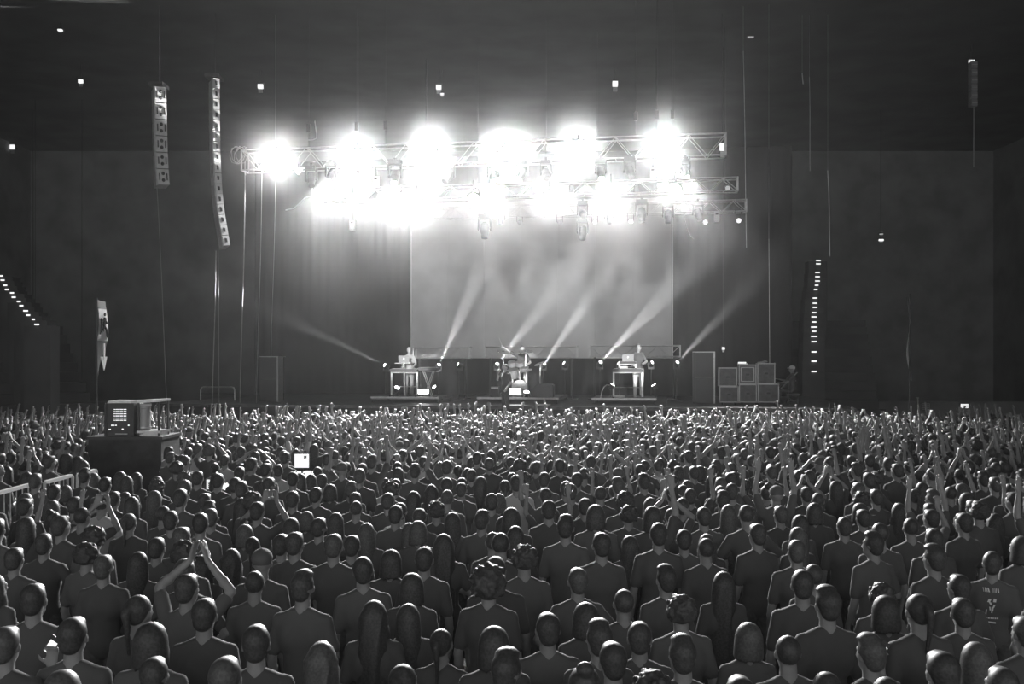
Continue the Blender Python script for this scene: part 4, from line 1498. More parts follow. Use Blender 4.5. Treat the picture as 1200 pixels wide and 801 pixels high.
def keyboard(label, px0, px1, py, D, deep=0.34, hgt=0.1, legs_to=None, cross=False, upright=False):
    a, b = S(px0, py, D), S(px1, py, D)
    c = (a + b) / 2
    L = (b - a).length
    t = thing('keyboard', label, 'keyboard', c, RZ)
    MB().box((0, 0, 0), (L, deep, hgt)).build('case', KEYB, t)
    MB().box((0, 0.08, hgt / 2 + 0.012), (L * 0.92, deep * 0.45, 0.025)).build('keys', KEYW, t)
    MB().box((0, -0.12, hgt / 2 + 0.01), (L * 0.9, deep * 0.2, 0.02)).build('control_panel', PLASTIC, t)
    if legs_to is not None:
        st = thing('keyboard_stand', 'metal stand under the ' + label, 'stand', c + Vector((0, 0, -hgt / 2)), RZ)
        z = legs_to - st.location.z
        if cross:
            for s in (-1, 1):
                MB().tube([(s * L * 0.28, -0.12, 0), (-s * L * 0.2, -0.12, z)], 0.018, 8).build('leg', METAL, st)
                MB().tube([(s * L * 0.28, 0.12, 0), (-s * L * 0.2, 0.12, z)], 0.018, 8).build('leg', METAL, st)
            MB().tube([(-L * 0.3, 0, -0.02), (L * 0.3, 0, -0.02)], 0.02, 8).build('top_bar', METAL, st)
        else:
            for s in (-1, 1):
                MB().box((s * L * 0.47, 0, z / 2), (0.06, 0.05, -z)).build('leg', METAL, st)
                MB().box((s * L * 0.47, 0, z + 0.02), (0.06, 0.5, 0.04)).build('foot', DARKMETAL, st)
            MB().box((0, 0, -0.02), (L * 0.98, 0.06, 0.04)).build('top_bar', METAL, st)
            MB().tube([(-L * 0.47, 0, z * 0.6), (L * 0.47, 0, z * 0.6)], 0.012, 6).build('stretcher', METAL, st)
    return t


LAPM = mat('laptop_shell', 0.38, 0.4, 0.3)


def laptop(label, px, py, D, w_=0.36, face=1):
    p = S(px, py, D)
    t = thing('laptop', label, 'laptop', p, RZ)
    MB().box((0, 0.12, 0), (w_, 0.25, 0.018)).build('base', LAPM, t)
    R = Matrix.Rotation(-0.18, 3, 'X')
    lid = MB().box((0, -0.01 - 0.02, 0.125), (w_, 0.012, 0.24), Matrix.Rotation(0.15, 3, 'X')).build('lid', LAPM, t)
    MB().lathe((0, -0.045, 0.135), (0, -1, -0.15), [(0, 0.03), (0.004, 0.03)], 12).build('glowing_emblem', SCREENGLOW, lid)
    MB().box((0, -0.016, 0.125), (w_ * 0.9, 0.004, 0.2), Matrix.Rotation(0.15, 3, 'X')).build('display', DIMGLOW, t)
    return t


keyboard('long dark keyboard in front of the laptop player', 458, 490, 434, 35.75, legs_to=RT)
keyboard('side keyboard on a crossed stand beside the laptop player', 491.5, 513, 432.5, 35.9, deep=0.4, legs_to=RT, cross=True)
laptop('pale grey laptop with a glowing round emblem, left of its player', 473.5, 424.3, 35.65, 0.40)
t = thing('laptop_stand', 'thin stand and tray holding the pale grey laptop', 'stand', S(473, 425.0, 35.75), RZ)
MB().box((0, 0.08, -0.01), (0.62, 0.34, 0.02)).build('tray', METAL, t)
MB().cyl((0, 0.08, -0.02), (0, 0.08, RT - t.location.z), 0.022).build('pole', METAL, t)
MB().box((0, 0.08, RT - t.location.z + 0.015), (0.4, 0.4, 0.03)).build('foot', DARKMETAL, t)

keyboard('long dark keyboard in front of the player in pale trousers', 718, 754, 434, 35.75, legs_to=RT)
keyboard('short upper keyboard carried over the long one on posts', 725, 746, 425, 35.85, deep=0.26, hgt=0.07, legs_to=S(735, 432, 35.85).z)
laptop('pale laptop on the upper keyboard of the player in pale trousers', 736, 422.7, 35.75, 0.40)
t = thing('sampler', 'small square sampler box between the two right keyboards', 'sampler', S(731, 430.5, 35.72), RZ)
MB().box((0, 0, 0), (0.28, 0.2, 0.1)).build('case', LAPM, t)
MB().box((0, -0.102, 0.02), (0.2, 0.01, 0.04)).build('display', DIMGLOW, t)
t = thing('towel', 'crumpled white towel on the right riser', 'towel', sink(726, 35.7), RZ)
for k in range(5):
    MB().ell((-0.14 + 0.07 * k, 0.02 * (k % 2), 0.045), (0.07, 0.07, 0.05 + 0.012 * (k % 3)), 10, 6).build('fold', mat('white_cloth', 0.8, 0.9), t, True)
pts = [sink(704, 35.6) + Vector((0, 0, 0.01)), S(705.5, 458, 35.6), S(708, 453, 35.6), S(711, 450.5, 35.6), S(714, 451, 35.6)]
tag(MB().tube(pts, 0.02, 6).build('curved_hose', METAL), 'curved pale hose rising from the right riser corner', 'lamp')  # a curved hose, no lamp in it

# ---- drum kit
t = thing('drum_kit', 'drum kit with raised cymbals on the middle riser', 'drum kit', sink(612, 36.6), RZ)
o = t.location


def loc(px, py, D):
    v = S(px, py, D) - o
    return Matrix.Rotation(-RZ, 3, 'Z') @ v


DRUM = mat('drum_shell', 0.22, 0.3)
SKINM = mat('drum_head', 0.75, 0.5)
BRASS = mat('cymbal_metal', 0.75, 0.22, 0.9)


def cym(px, py, D, r, tilt, side, to_floor=True):
    c = loc(px, py, D)
    ax = Vector((math.sin(tilt) * side, -0.25, math.cos(tilt))).normalized()
    cy_ = MB().lathe(c, ax, [(-0.006, r), (0.006, r * 0.97), (0.018, r * 0.3), (0.04, r * 0.12)], 20).build('cymbal', BRASS, t)
    if to_floor:
        MB().cyl((c.x, c.y, c.z), (c.x, c.y, 0.0), 0.014).build('cymbal_stand', METAL, t)
        for a in range(3):
            th = a * 2.1 + 0.4
            MB().cyl((c.x, c.y, 0.3), (c.x + 0.22 * math.cos(th), c.y + 0.22 * math.sin(th), 0.01), 0.01, seg=6).build('stand_leg', METAL, t)


cym(616, 411.5, 36.4, 0.27, 0.05, 1)
cym(590, 412, 36.4, 0.24, 0.28, 1)
cym(633, 426, 36.3, 0.22, 0.3, -1)
cym(617, 434, 36.2, 0.21, 0.2, -1)


def tom(px, py, D, r, h, name):
    c = loc(px, py, D)
    d_ = MB().lathe(c, (0, -0.35, 1), [(-h, r), (0, r)], 18).build(name, DRUM, t)
    MB().lathe(c, (0, -0.35, 1), [(0.002, r * 0.97), (0.008, r * 0.97)], 18).build('drum_head', SKINM, d_)
    MB().lathe(c, (0, -0.35, 1), [(-0.02, r * 1.03), (0.012, r * 1.03)], 18).build('rim', METAL, d_)
    MB().cyl((c.x, c.y + 0.02, c.z - h), (c.x, c.y + 0.05, 0.0), 0.016).build('drum_post', METAL, t)


tom(600, 424, 36.3, 0.15, 0.16, 'tom')
tom(609, 424, 36.3, 0.15, 0.16, 'tom')
tom(614, 430, 36.4, 0.17, 0.14, 'snare')
tom(601, 433, 36.2, 0.19, 0.3, 'floor_tom')
c = loc(610, 452, 36.4)
kd = MB().lathe((c.x, c.y, 0.31), (0, -1, 0), [(-0.2, 0.28), (0.2, 0.28)], 24).build('kick_drum', DRUM, t)
MB().lathe((c.x, c.y - 0.2, 0.31), (0, -1, 0), [(0, 0.27), (0.012, 0.27)], 24).build('drum_head', SKINM, kd)
MB().lathe((c.x, c.y - 0.2, 0.31), (0, -1, 0), [(-0.03, 0.295), (0.02, 0.295)], 24).build('hoop', METAL, kd)

# ---- wedge monitor, small amp
p = S(636, 457.5, 34.6)
t = thing('stage_monitor', 'large dark wedge monitor in front of the drummer', 'speaker', p, RZ)
v = [(-0.40, 0), (-0.36, -0.20), (-0.24, -0.23), (0.38, -0.23), (0.40, -0.18), (0.39, 0.20), (0.34, 0.23), (-0.10, 0.24), (-0.17, 0.22)]
n = len(v)
MB().add([(x, -0.26, z) for x, z in v] + [(x, 0.26, z) for x, z in v],
         [tuple(range(n)), tuple(range(2 * n - 1, n - 1, -1))] + [(i, i + n, (i + 1) % n + n, (i + 1) % n) for i in range(n)]).build('cabinet', PLASTIC, t)
MB().box((0.1, -0.268, 0), (0.4, 0.012, 0.34)).build('grille', DARKMETAL, t)
MB().cyl((0.06, 0, -0.23), (0.06, 0, DZ - p.z), 0.035).box((0.06, 0, DZ - p.z + 0.015), (0.4, 0.4, 0.03)).build('stand', METAL, t)
t = thing('amplifier', 'small dark amplifier standing left of the singer', 'amplifier', sink(580.5, 35.75), RZ)
MB().box((0, 0, 0.19), (0.32, 0.28, 0.38)).build('cabinet', PLASTIC, t)
MB().box((0, -0.145, 0.16), (0.27, 0.012, 0.27)).build('grille', DARKMETAL, t)
MB().box((0, -0.145, 0.335), (0.27, 0.012, 0.04)).build('panel', METAL, t)

# ---- the four musicians and the technician
LITSKIN = mat('lit_skin', 0.5, 0.45, noise=0.05, scale=20)  # paler copy of the skin, light on the players put into its colour
WHITECLOTH = mat('white_cloth', 0.8, 0.9)


def musician(label, px, D, z, height, rz, meshes, hairkind, shirt, trousers, hairmat, grp=None):
    t = thing('person', label, 'person', SP(px, D, z), rz, grp)
    k = height / 1.75
    t.scale = (k, k, k)
    b, s, tr = meshes
    link('body', b, SKIN if 'technician' in label else LITSKIN, t)
    link('shirt', s, shirt, t)
    link('trousers', tr, trousers, t)
    if hairkind:
        link('cap' if hairkind == 'cap' else 'hair', HAIRM[hairkind], hairmat, t)
    return t


PL = mat('player_pale_shirt', 0.45, 0.8)
musician('fair haired musician in a pale top bent over laptop and keyboard', 479.5, 36.25, RT, 1.80, PI + RZ + 0.1,
         figure('laptop_player', 'keys', 'keys', turn=0.25, nod=-0.25, tris=4200), 'short', PL, mat('grey_trousers', 0.3, 0.8), mat('blond_hair', 0.55, 0.5))


def drum_arms(s, sh):
    if s > 0:                                            # his right arm swings the stick up
        return sh, (0.46, 0.05, 1.56), (0.66, 0.10, 1.70), (0.7, 0.1, 0.6), (0, 1, 0)
    return sh, (-0.30, 0.12, 1.16), (-0.20, 0.38, 1.08), (0.2, 1, -0.2), (0, 0, -1)


dm = musician('drummer standing at his kit with one stick swung high', 612, 37.1, RT, 1.86, PI + RZ,
              figure('drummer', drum_arms, drum_arms, turn=0.1, nod=-0.1, tris=4200, curl=1.4, wide=0.13), 'short', SHIRTS[0], mat('drummer_trousers', 0.14, 0.85), HAIRS[1])
k = 1.86 / 1.75
for (a, b, lab) in (((0.70, 0.10, 1.73), (0.82, 0.02, 2.03), 'pale drumstick raised in the drummer\'s swung hand'),
                    ((-0.19, 0.44, 1.07), (-0.05, 0.78, 1.10), 'pale drumstick held low over the snare')):
    R = Matrix.Rotation(PI + RZ, 3, 'Z')
    pa, pb = dm.location + R @ (Vector(a) * k), dm.location + R @ (Vector(b) * k)
    tag(MB().capsule(pa - (pb - pa) * 0.25, pb, 0.012, 0.008, 8).build('drumstick', WHITECLOTH), lab, 'drumstick')


def sing_arms(s, sh):
    if s > 0:
        return sh, (0.30, 0.10, 1.22), (0.10, 0.22, 1.46), (-0.5, 0.2, 0.7), (0, 1, 0)
    return sh, (-0.24, -0.02, 1.14), (-0.20, 0.14, 0.95), (0.1, 0.5, -0.9), (1, 0, 0)


sg = musician('singer in black at the stage front with a microphone', 592.5, 32.75, 1.6, 1.72, PI + RZ - 0.7,
              figure('singer', sing_arms, sing_arms, turn=-0.2, tris=4200, curl=1.4, wide=0.085), 'short', SHIRTS[0], TROUSERS, HAIRS[1])
R = Matrix.Rotation(PI + RZ - 0.7, 3, 'Z')
k = 1.72 / 1.75
t = thing('microphone', 'microphone held at the singer\'s mouth', 'microphone', sg.location + R @ (Vector((0.05, 0.20, 1.535)) * k), 0)
MB().cyl((0, 0, 0), R @ Vector((0.03, 0.03, -0.15)), 0.016, 0.012).build('handle', DARKMETAL, t)
MB().ell((0, 0, 0.02), (0.027, 0.027, 0.03), 12, 8).build('grille', METAL, t)


def keys2(s, sh):
    if s > 0:
        return sh, (0.27, 0.02, 1.13), (0.20, 0.30, 1.06), (-0.1, 1, -0.1), (0, 0, -1)
    return sh, (-0.26, 0.10, 1.17), (-0.12, 0.36, 1.12), (0.2, 1, -0.1), (0, 0, -1)


musician('musician in pale trousers and dark shirt at two keyboards', 748, 36.25, RT, 1.90, PI + RZ + 0.15,
         figure('keys_player', keys2, keys2, turn=0.3, nod=-0.3, tris=4200), 'short', mat('musician_shirt', 0.12, 0.8), WHITECLOTH, HAIRS[1])


def tech_arms(s, sh):
    if s > 0:
        return sh, (0.24, 0.18, 1.22), (0.12, 0.42, 1.28), (-0.1, 1, 0.2), (0, 0, -1)
    return sh, (-0.25, 0.16, 1.20), (-0.16, 0.40, 1.16), (0.1, 1, 0.1), (0, 0, -1)


def sit(p):
    """folds the legs forward at the hip and down at the knee"""
    x, y, z = p
    if z > 0.90:
        return (x, y, z)
    s = 0.90 - z
    if s < 0.42:
        return (x, s + 0.02, 0.90 + y * 0.9 - 0.0)
    return (x, 0.44 + y, 0.90 - (s - 0.42))


tech_D = 36.3
tz = DZ - 0.42
t = musician('technician in black seated side-on beside the flight cases', 928, tech_D, tz + 0.02, 1.75, PI / 2 + RZ, figure('technician', tech_arms, tech_arms, tris=3600, curl=0.6, bend=sit), 'cap', SHIRTS[0], TROUSERS, mat('pale_cap', 0.5, 0.8))
tb = thing('stool', 'black box stool under the seated technician', 'stool', SP(929, tech_D, DZ), RZ)
MB().box((0, 0, 0.36), (0.42, 0.40, 0.06)).build('seat', PLASTIC, tb)
for sx_ in (-1, 1):
    for sy_ in (-1, 1):
        MB().cyl((sx_ * 0.17, sy_ * 0.16, 0.33), (sx_ * 0.17, sy_ * 0.16, 0), 0.02).build('leg', DARKMETAL, tb)
MB().box((0, 0, 0.15), (0.36, 0.34, 0.03)).build('stretcher', DARKMETAL, tb)
p = SP(921, tech_D - 0.1, DZ)
t = thing('microphone_stand', 'slanting bright boom stand in front of the seated technician', 'stand', p, 0)
a = S(915, 455, tech_D - 0.1) - p
b = S(934.5, 436, tech_D - 0.1) - p
MB().tube([a, b], 0.022, 8).build('boom', METAL, t)
MB().tube([S(923, 446, tech_D - 0.1) - p, S(933, 446, tech_D - 0.1) - p], 0.018, 8).build('side_arm', METAL, t)
m_ = (a + b) / 2
MB().cyl(m_, (m_.x, m_.y, 0.0), 0.018).build('pole', DARKMETAL, t)
for q in range(3):
    th = q * 2.1
    MB().cyl((m_.x, m_.y, 0.25), (m_.x + 0.3 * math.cos(th), m_.y + 0.3 * math.sin(th), 0.01), 0.012).build('leg', DARKMETAL, t)

# ---- flight cases beside the stage
CASE = mat('case_board', 0.09, 0.6, noise=0.2, scale=5)
EDGE = mat('case_edge', 0.4, 0.4, 0.6)


def flight_case(label, px0, px1, py0, py1, D, deep=0.6, inner=False, wheels=False):
    a, b = S(px0, py1, D), S(px1, py0, D)
    L, h = (Vector((b.x, b.y, 0)) - Vector((a.x, a.y, 0))).length, b.z - a.z
    c = Vector(((a.x + b.x) / 2, (a.y + b.y) / 2, a.z)) + SY * (deep / 2)
    t = thing('flight_case', label, 'case', c, RZ, 'flight cases beside the stage')
    w0 = 0.09 if wheels else 0.0
    MB().box((0, 0, (h + w0) / 2), (L - 0.03, deep - 0.03, h - w0 - 0.03)).build('body', CASE, t)
    e = MB()
    r = 0.016
    for sx_ in (-1, 1):
        for sy_ in (-1, 1):
            e.box((sx_ * (L / 2 - r), sy_ * (deep / 2 - r), (h + w0) / 2), (r * 2, r * 2, h - w0))
    for sz_ in (w0 + r, h - r):
        for sy_ in (-1, 1):
            e.box((0, sy_ * (deep / 2 - r), sz_), (L, r * 2, r * 2))
        for sx_ in (-1, 1):
            e.box((sx_ * (L / 2 - r), 0, sz_), (r * 2, deep, r * 2))
    e.build('edge_frame', EDGE, t)
    for sx_ in (-1, 1):
        for sz_ in (w0 + r, h - r):
            MB().ell((sx_ * (L / 2 - r), -deep / 2 + r, sz_), (0.032, 0.032, 0.032), 10, 6).build('corner_ball', EDGE, t)
    if inner:
        iw, ih = L * 0.72, (h - w0) * 0.7
        f = MB()
        for s in (-1, 1):
            f.box((s * iw / 2, -deep / 2 - 0.01, (h + w0) / 2), (0.03, 0.03, ih))
            f.box((0, -deep / 2 - 0.01, (h + w0) / 2 + s * ih / 2), (iw, 0.03, 0.03))
        f.build('front_frame', EDGE, t)
    MB().box((0, -deep / 2 - 0.005, (h + w0) / 2), (0.12, 0.02, 0.06)).build('handle', DARKMETAL, t)
    if wheels:
        for sx_ in (-1, 1):
            for sy_ in (-1, 1):
                MB().cyl((sx_ * (L / 2 - 0.1) - 0.02, sy_ * (deep / 2 - 0.1), 0.045), (sx_ * (L / 2 - 0.1) + 0.02, sy_ * (deep / 2 - 0.1), 0.045), 0.045, seg=12).build('wheel', DARKMETAL, t)
    return t


FD = 35.6
yb = HY + (H - DZ) * F / sd(870, FD)
flight_case('leftmost upper flight case, square with pale metal edges', 842, 864, 430.5, 452.5, FD)
flight_case('leftmost lower flight case, on wheels under the square one', 843, 865.5, 452.5, yb, FD, wheels=True)
flight_case('middle upper flight case with a second frame inside its edges', 865.7, 886.5, 427, 450, FD, inner=True)
flight_case('middle lower flight case under the double framed one', 866, 887, 450, yb, FD, wheels=True)
flight_case('rightmost upper flight case, plain dark front', 887.5, 908.5, 425.3, 449.5, FD)
flight_case('rightmost lower flight case, wide and dark under the plain one', 888, 913, 449.5, yb, FD, wheels=True)
t = thing('flat_lamp', 'flat bright white box lying on the middle upper flight case', 'lamp', S(870, 426.9, FD) + SY * 0.2 + Vector((0, 0, 0.0)), RZ)
MB().box((0, 0, 0.06), (0.26, 0.2, 0.05)).build('lit_box', SCREENGLOW, t)
MB().box((0.02, 0, 0.02), (0.34, 0.24, 0.04)).build('base', METAL, t)
t = thing('cloth', 'pale crumpled cloth on the rightmost upper flight case', 'cloth', S(894, 425.3, FD) + SY * 0.25, RZ)
for q in range(4):
    MB().ell((-0.10 + 0.07 * q, 0, 0.02 + 0.012 * q), (0.07, 0.09, 0.03), 10, 6).build('fold', mat('grey_cloth', 0.4, 0.9), t, True)


# ---- dark speaker towers at the stage sides
def tower(label, px0, px1, py, D, lit_right):
    a, b = S(px0, py, D), S(px1, py, D)
    L, h = (b - a).length, a.z - DZ
    t = thing('speaker_tower', label, 'speaker', Vector(((a.x + b.x) / 2, (a.y + b.y) / 2, DZ)) + SY * 0.35, RZ)
    for k in range(2):
        cb = MB().box((0, 0, h * (k + 0.5) / 2), (L - 0.10, 0.7, h / 2 - 0.01)).build('cabinet', PLASTIC, t)
        MB().box((0, -0.36, h * (k + 0.5) / 2), (L - 0.2, 0.02, h / 2 - 0.1)).build('grille', DARKMETAL, cb)
    for s in (-1, 1):
        MB().box((s * (L / 2 - 0.03), -0.1, h / 2), (0.06, 0.5, h)).build('side_post', METAL if s * lit_right > 0 else DARKMETAL, t)  # lit edge put into the material: pale post on the lit side
    MB().box((0, 0, h + 0.01), (L, 0.7, 0.03)).build('top_board', METAL, t)
    return t


tower('tall dark speaker tower with a pale lit edge at the stage left', 304, 326, 418, 35.6, 1)
tower('tall dark speaker tower between the screen and flight cases', 812, 838, 412.5, 36.8, 1)
a, b = S(235, 453, 36.5), S(275, 453, 36.5)
t = thing('railing', 'arched metal handrail at the far end of the stage', 'railing', Vector((a.x, a.y, DZ)), RZ)
L, h = (b - a).length, a.z - DZ
MB().tube([(0, 0, 0), (0, 0, h - 0.12), (0.04, 0, h - 0.03), (0.14, 0, h), (L - 0.14, 0, h), (L - 0.04, 0, h - 0.03), (L, 0, h - 0.12), (L, 0, 0)], 0.028, 8).build('rail', METAL, t)
MB().tube([(0, 0, h * 0.5), (L, 0, h * 0.5)], 0.018, 8).build('middle_rail', DARKMETAL, t)

# ================================================================== gear among the crowd
# black platform with the equipment rack and the open case
D0 = 20.6
a, b = P(101, 511.5, D0), P(190, 511.5, D0)
t = thing('equipment_platform', 'black draped platform carrying the rack among the crowd', 'platform', ((a.x + b.x) / 2, D0 + 0.6, 0))
L, h = b.x - a.x, a.z
MB().box((0, 0, h - 0.03), (L, 1.2, 0.06)).build('deck', PLASTIC, t)
MB().box((0, 0, (h - 0.06) / 2), (L - 0.06, 1.14, h - 0.06)).build('drape', BLACK, t)
PZ = h
k = D0 / F
rx0, rx1 = P(120, 0, D0).x, P(154.5, 0, D0).x
t = thing('equipment_rack', 'black equipment rack with six rows of lit indicators', 'rack', ((rx0 + rx1) / 2, D0 + 0.42, PZ))
L, hh = rx1 - rx0, (511.5 - 472.5) * k
MB().box((0, 0, hh / 2), (L, 0.6, hh)).build('case', PLASTIC, t)
MB().box((0.02, -0.02, hh + 0.025), (L * 0.8, 0.62, 0.045)).build('lid', METAL, t)
for s in (-1, 1):
    MB().box((s * (L / 2 - 0.02), -0.31, hh / 2), (0.04, 0.03, hh)).build('rack_rail', DARKMETAL, t)
for r in range(6):
    zz = (511.5 - (479.8 + 2.55 * r)) * k
    for q, (x0, x1) in enumerate(((131, 132), (133, 137), (138, 141.5), (142.5, 145.5))):
        X = ((x0 + x1) / 2 - 600) * k * 1.0 - (rx0 + rx1) / 2 * 1.0
        MB().box((X, -0.305, zz), ((x1 - x0) * k, 0.02, 0.8 * k)).build('indicator', SCREENGLOW if q < 3 else STEPGLOW, t)
for (x, y, s) in ((128.5, 498.5, 1.2), (131, 498.5, 1), (133.5, 498.5, 1), (148.3, 498.5, 1.5), (126, 503.3, 2), (141.2, 503, 1.6)):
    MB().box(((x - 600) * k - (rx0 + rx1) / 2, -0.305, (511.5 - y) * k), (s * k, 0.02, 1.2 * k)).build('indicator', STEPGLOW, t)
MB().box((0.05, -0.32, (511.5 - 508.5) * k), (14 * k, 0.03, 0.7 * k)).build('lower_edge', METAL, t)
cx0, cx1 = P(157.5, 0, D0).x, P(185, 0, D0).x
t = thing('open_case', 'open pale edged case frame beside the rack', 'case', ((cx0 + cx1) / 2, D0 + 0.42, PZ))
L = cx1 - cx0
hh = (511.5 - 470) * k
MB().box((0.0, 0, 0.09), (L, 0.6, 0.05)).box((0.05, 0, 0.03), (L * 0.7, 0.5, 0.06)).build('bottom_board', METAL, t)
MB().box((0.02, -0.03, hh), (L * 0.98, 0.66, 0.05), Matrix.Rotation(-0.05, 3, 'Y')).build('top_board', METAL, t)
for s in (-1, 1):
    for q in (-1, 1):
        MB().box((s * (L / 2 - 0.03), q * 0.27, hh / 2), (0.04, 0.04, hh)).build('post', DARKMETAL, t)
t = thing('drum_case', 'round drum shaped case standing inside the open case', 'case', P(167.5, 0, D0 + 0.42).xy.to_3d() + Vector((0, 0, PZ + 0.115)))
MB().lathe((0, 0, 0), (0, 0, 1), [(0, 0.155), (0.04, 0.165), (0.06, 0.155), (0.44, 0.155), (0.46, 0.165), (0.5, 0.165)], 28).build('body', mat('case_grey', 0.4, 0.4, 0.4), t)
MB().lathe((0, 0, 0.5), (0, 0, 1), [(0, 0.172), (0.05, 0.172), (0.06, 0.15)], 28).build('lid', WHITECLOTH, t)
MB().lathe((0, 0, 0.04), (0, 0, 1), [(0, 0.175), (0.03, 0.175)], 28).build('rim', METAL, t)

# barrier along the left aisle
for i, (y0, y1) in enumerate(((14.35, 15.45), (15.75, 16.6), (16.75, 17.4))):
    xa, xb = -7.5 + 0.08 * (y0 - 14.4), -7.5 + 0.08 * (y1 - 14.4)
    lab = ('nearest pale barrier section at the dark edge of the crowd', 'middle pale barrier section in the crowd', 'farthest short barrier section in the crowd')[i]
    t = thing('crowd_barrier', lab, 'barrier', (xa, y0, 0), 0, 'barrier sections along the aisle')
    d = Vector((xb - xa, y1 - y0, 0))
    hh = 1.55
    BM_ = mat('barrier_metal', 0.8, 0.4, 0.5)
    MB().box(d / 2 + Vector((0, 0, hh)), (0.07, d.length, 0.05)).build('top_rail', BM_, t)
    MB().box(d / 2 + Vector((0, 0, 0.25)), (0.05, d.length, 0.04)).build('lower_rail', BM_, t)
    n = max(2, int(d.length / 0.14))
    for q in range(n + 1):
        w_ = 0.025 if q in (0, n) else 0.009
        MB().cyl(d * (q / n), d * (q / n) + Vector((0, 0, hh)), w_, seg=6).build('post' if q in (0, n) else 'bar', BM_, t)
    for q in (0.1, 0.9):
        MB().box(d * q + Vector((0, 0, 0.02)), (0.5, 0.06, 0.03)).build('foot', DARKMETAL, t)

# mixing desk with a bright monitor
DD = 19.7
k = DD / F
cx = P(352, 0, DD).x
t = thing('mixing_desk', 'dark mixing desk with the bright monitor on it', 'desk', (cx, DD + 0.2, 0))
MB().box((0, 0, 1.10), (0.85, 0.7, 0.06)).build('top', PLASTIC, t)
for sx_ in (-1, 1):
    for sy_ in (-1, 1):
        MB().box((sx_ * 0.38, sy_ * 0.3, 0.535), (0.05, 0.05, 1.07)).build('leg', DARKMETAL, t)
MB().box((0, -0.1, 1.17), (0.75, 0.45, 0.08), Matrix.Rotation(0.15, 3, 'X')).build('control_surface', DARKMETAL, t)
for q in range(10):
    MB().box((-0.33 + 0.073 * q, -0.15, 1.215 + 0.0), (0.02, 0.05, 0.02)).build('fader', METAL, t)
zc = H - (541.3 - HY) * k
t = thing('monitor', 'bright white monitor facing the camera among the crowd', 'monitor', (P(350.5, 0, DD).x, DD + 0.25, 1.13))
hh = zc - 1.13
MB().box((0, 0.03, hh), (0.31, 0.04, 0.30)).build('housing', PLASTIC, t)
MB().box((0, 0.0, hh), (0.285, 0.02, 0.27)).build('display', mat('monitor_glow', 0.9, 0.4, emit=0.85), t)
MB().add([(0.045, -0.014, hh + 0.105), (0.1, -0.014, hh + 0.105), (0.1, -0.014, hh + 0.06), (0.045, -0.014, hh + 0.04)], [(0, 3, 2, 1)]).build('display_mark', mat('mark_grey', 0.2, 0.6), t)
MB().box((0, 0.05, hh / 2 - 0.05), (0.05, 0.03, hh)).box((0, 0.05, 0.01), (0.22, 0.18, 0.02)).build('stand', DARKMETAL, t)
t = thing('lit_slab', 'small paper sheet made to glow, propped beside the monitor', 'tablet', (P(363, 0, DD).x, DD - 0.2, 1.13))  # a bright paper sheet, its brightness put in as a glowing face
MB().box((0, 0.06, 0.09), (0.14, 0.015, 0.18), Matrix.Rotation(-0.3, 3, 'X')).build('shell', PLASTIC, t)
MB().box((0, 0.048, 0.094), (0.12, 0.01, 0.155), Matrix.Rotation(-0.3, 3, 'X')).build('display', STEPGLOW, t)
# lighting table with a grid display
DD = 17.3
k = DD / F
cx = P(252, 0, DD).x
t = thing('lighting_table', 'small dark table with two lit displays in the crowd', 'table', (cx, DD + 0.2, 0))
MB().box((0, 0, 1.05), (0.55, 0.5, 0.05)).build('top', PLASTIC, t)
for sx_ in (-1, 1):
    for sy_ in (-1, 1):
        MB().box((sx_ * 0.24, sy_ * 0.21, 0.515), (0.04, 0.04, 1.03)).build('leg', DARKMETAL, t)
zc = H - (569 - HY) * k
t = thing('lighting_display', 'bright display showing a grid of grey cells', 'display', (P(243.5, 0, DD).x, DD + 0.2, 1.075))
MB().box((0, 0.03, zc - 1.075), (0.19, 0.03, 0.19)).build('housing', PLASTIC, t)
MB().box((0, 0.01, zc - 1.075), (0.17, 0.02, 0.165)).build('display', mat('monitor_glow', 0.9, 0.4, emit=0.85), t)
for r in range(4):
    for q in range(4):
        MB().box((-0.045 + 0.03 * q, -0.004, zc - 1.075 - 0.05 + 0.03 * r), (0.021, 0.012, 0.021)).build('grid_cell', mat('mark_grey', 0.2, 0.6), t)
MB().box((0, 0.04, (zc - 1.075) / 2 - 0.04), (0.05, 0.03, zc - 1.075)).box((0, 0.04, 0.01), (0.16, 0.14, 0.02)).build('stand', DARKMETAL, t)
t = thing('lit_slab', 'small tilted bright tablet right of the grid display', 'tablet', (P(263, 0, DD).x, DD + 0.05, 1.075))
zz = H - (570.5 - HY) * k - 1.075
MB().box((0, 0.03, zz), (0.11, 0.015, 0.13), Matrix.Rotation(0.3, 3, 'Y')).build('shell', PLASTIC, t)
MB().box((0, 0.02, zz), (0.09, 0.01, 0.11), Matrix.Rotation(0.3, 3, 'Y')).build('display', SCREENGLOW, t)
MB().box((0, 0.04, zz / 2), (0.03, 0.02, zz)).build('stand', DARKMETAL, t)

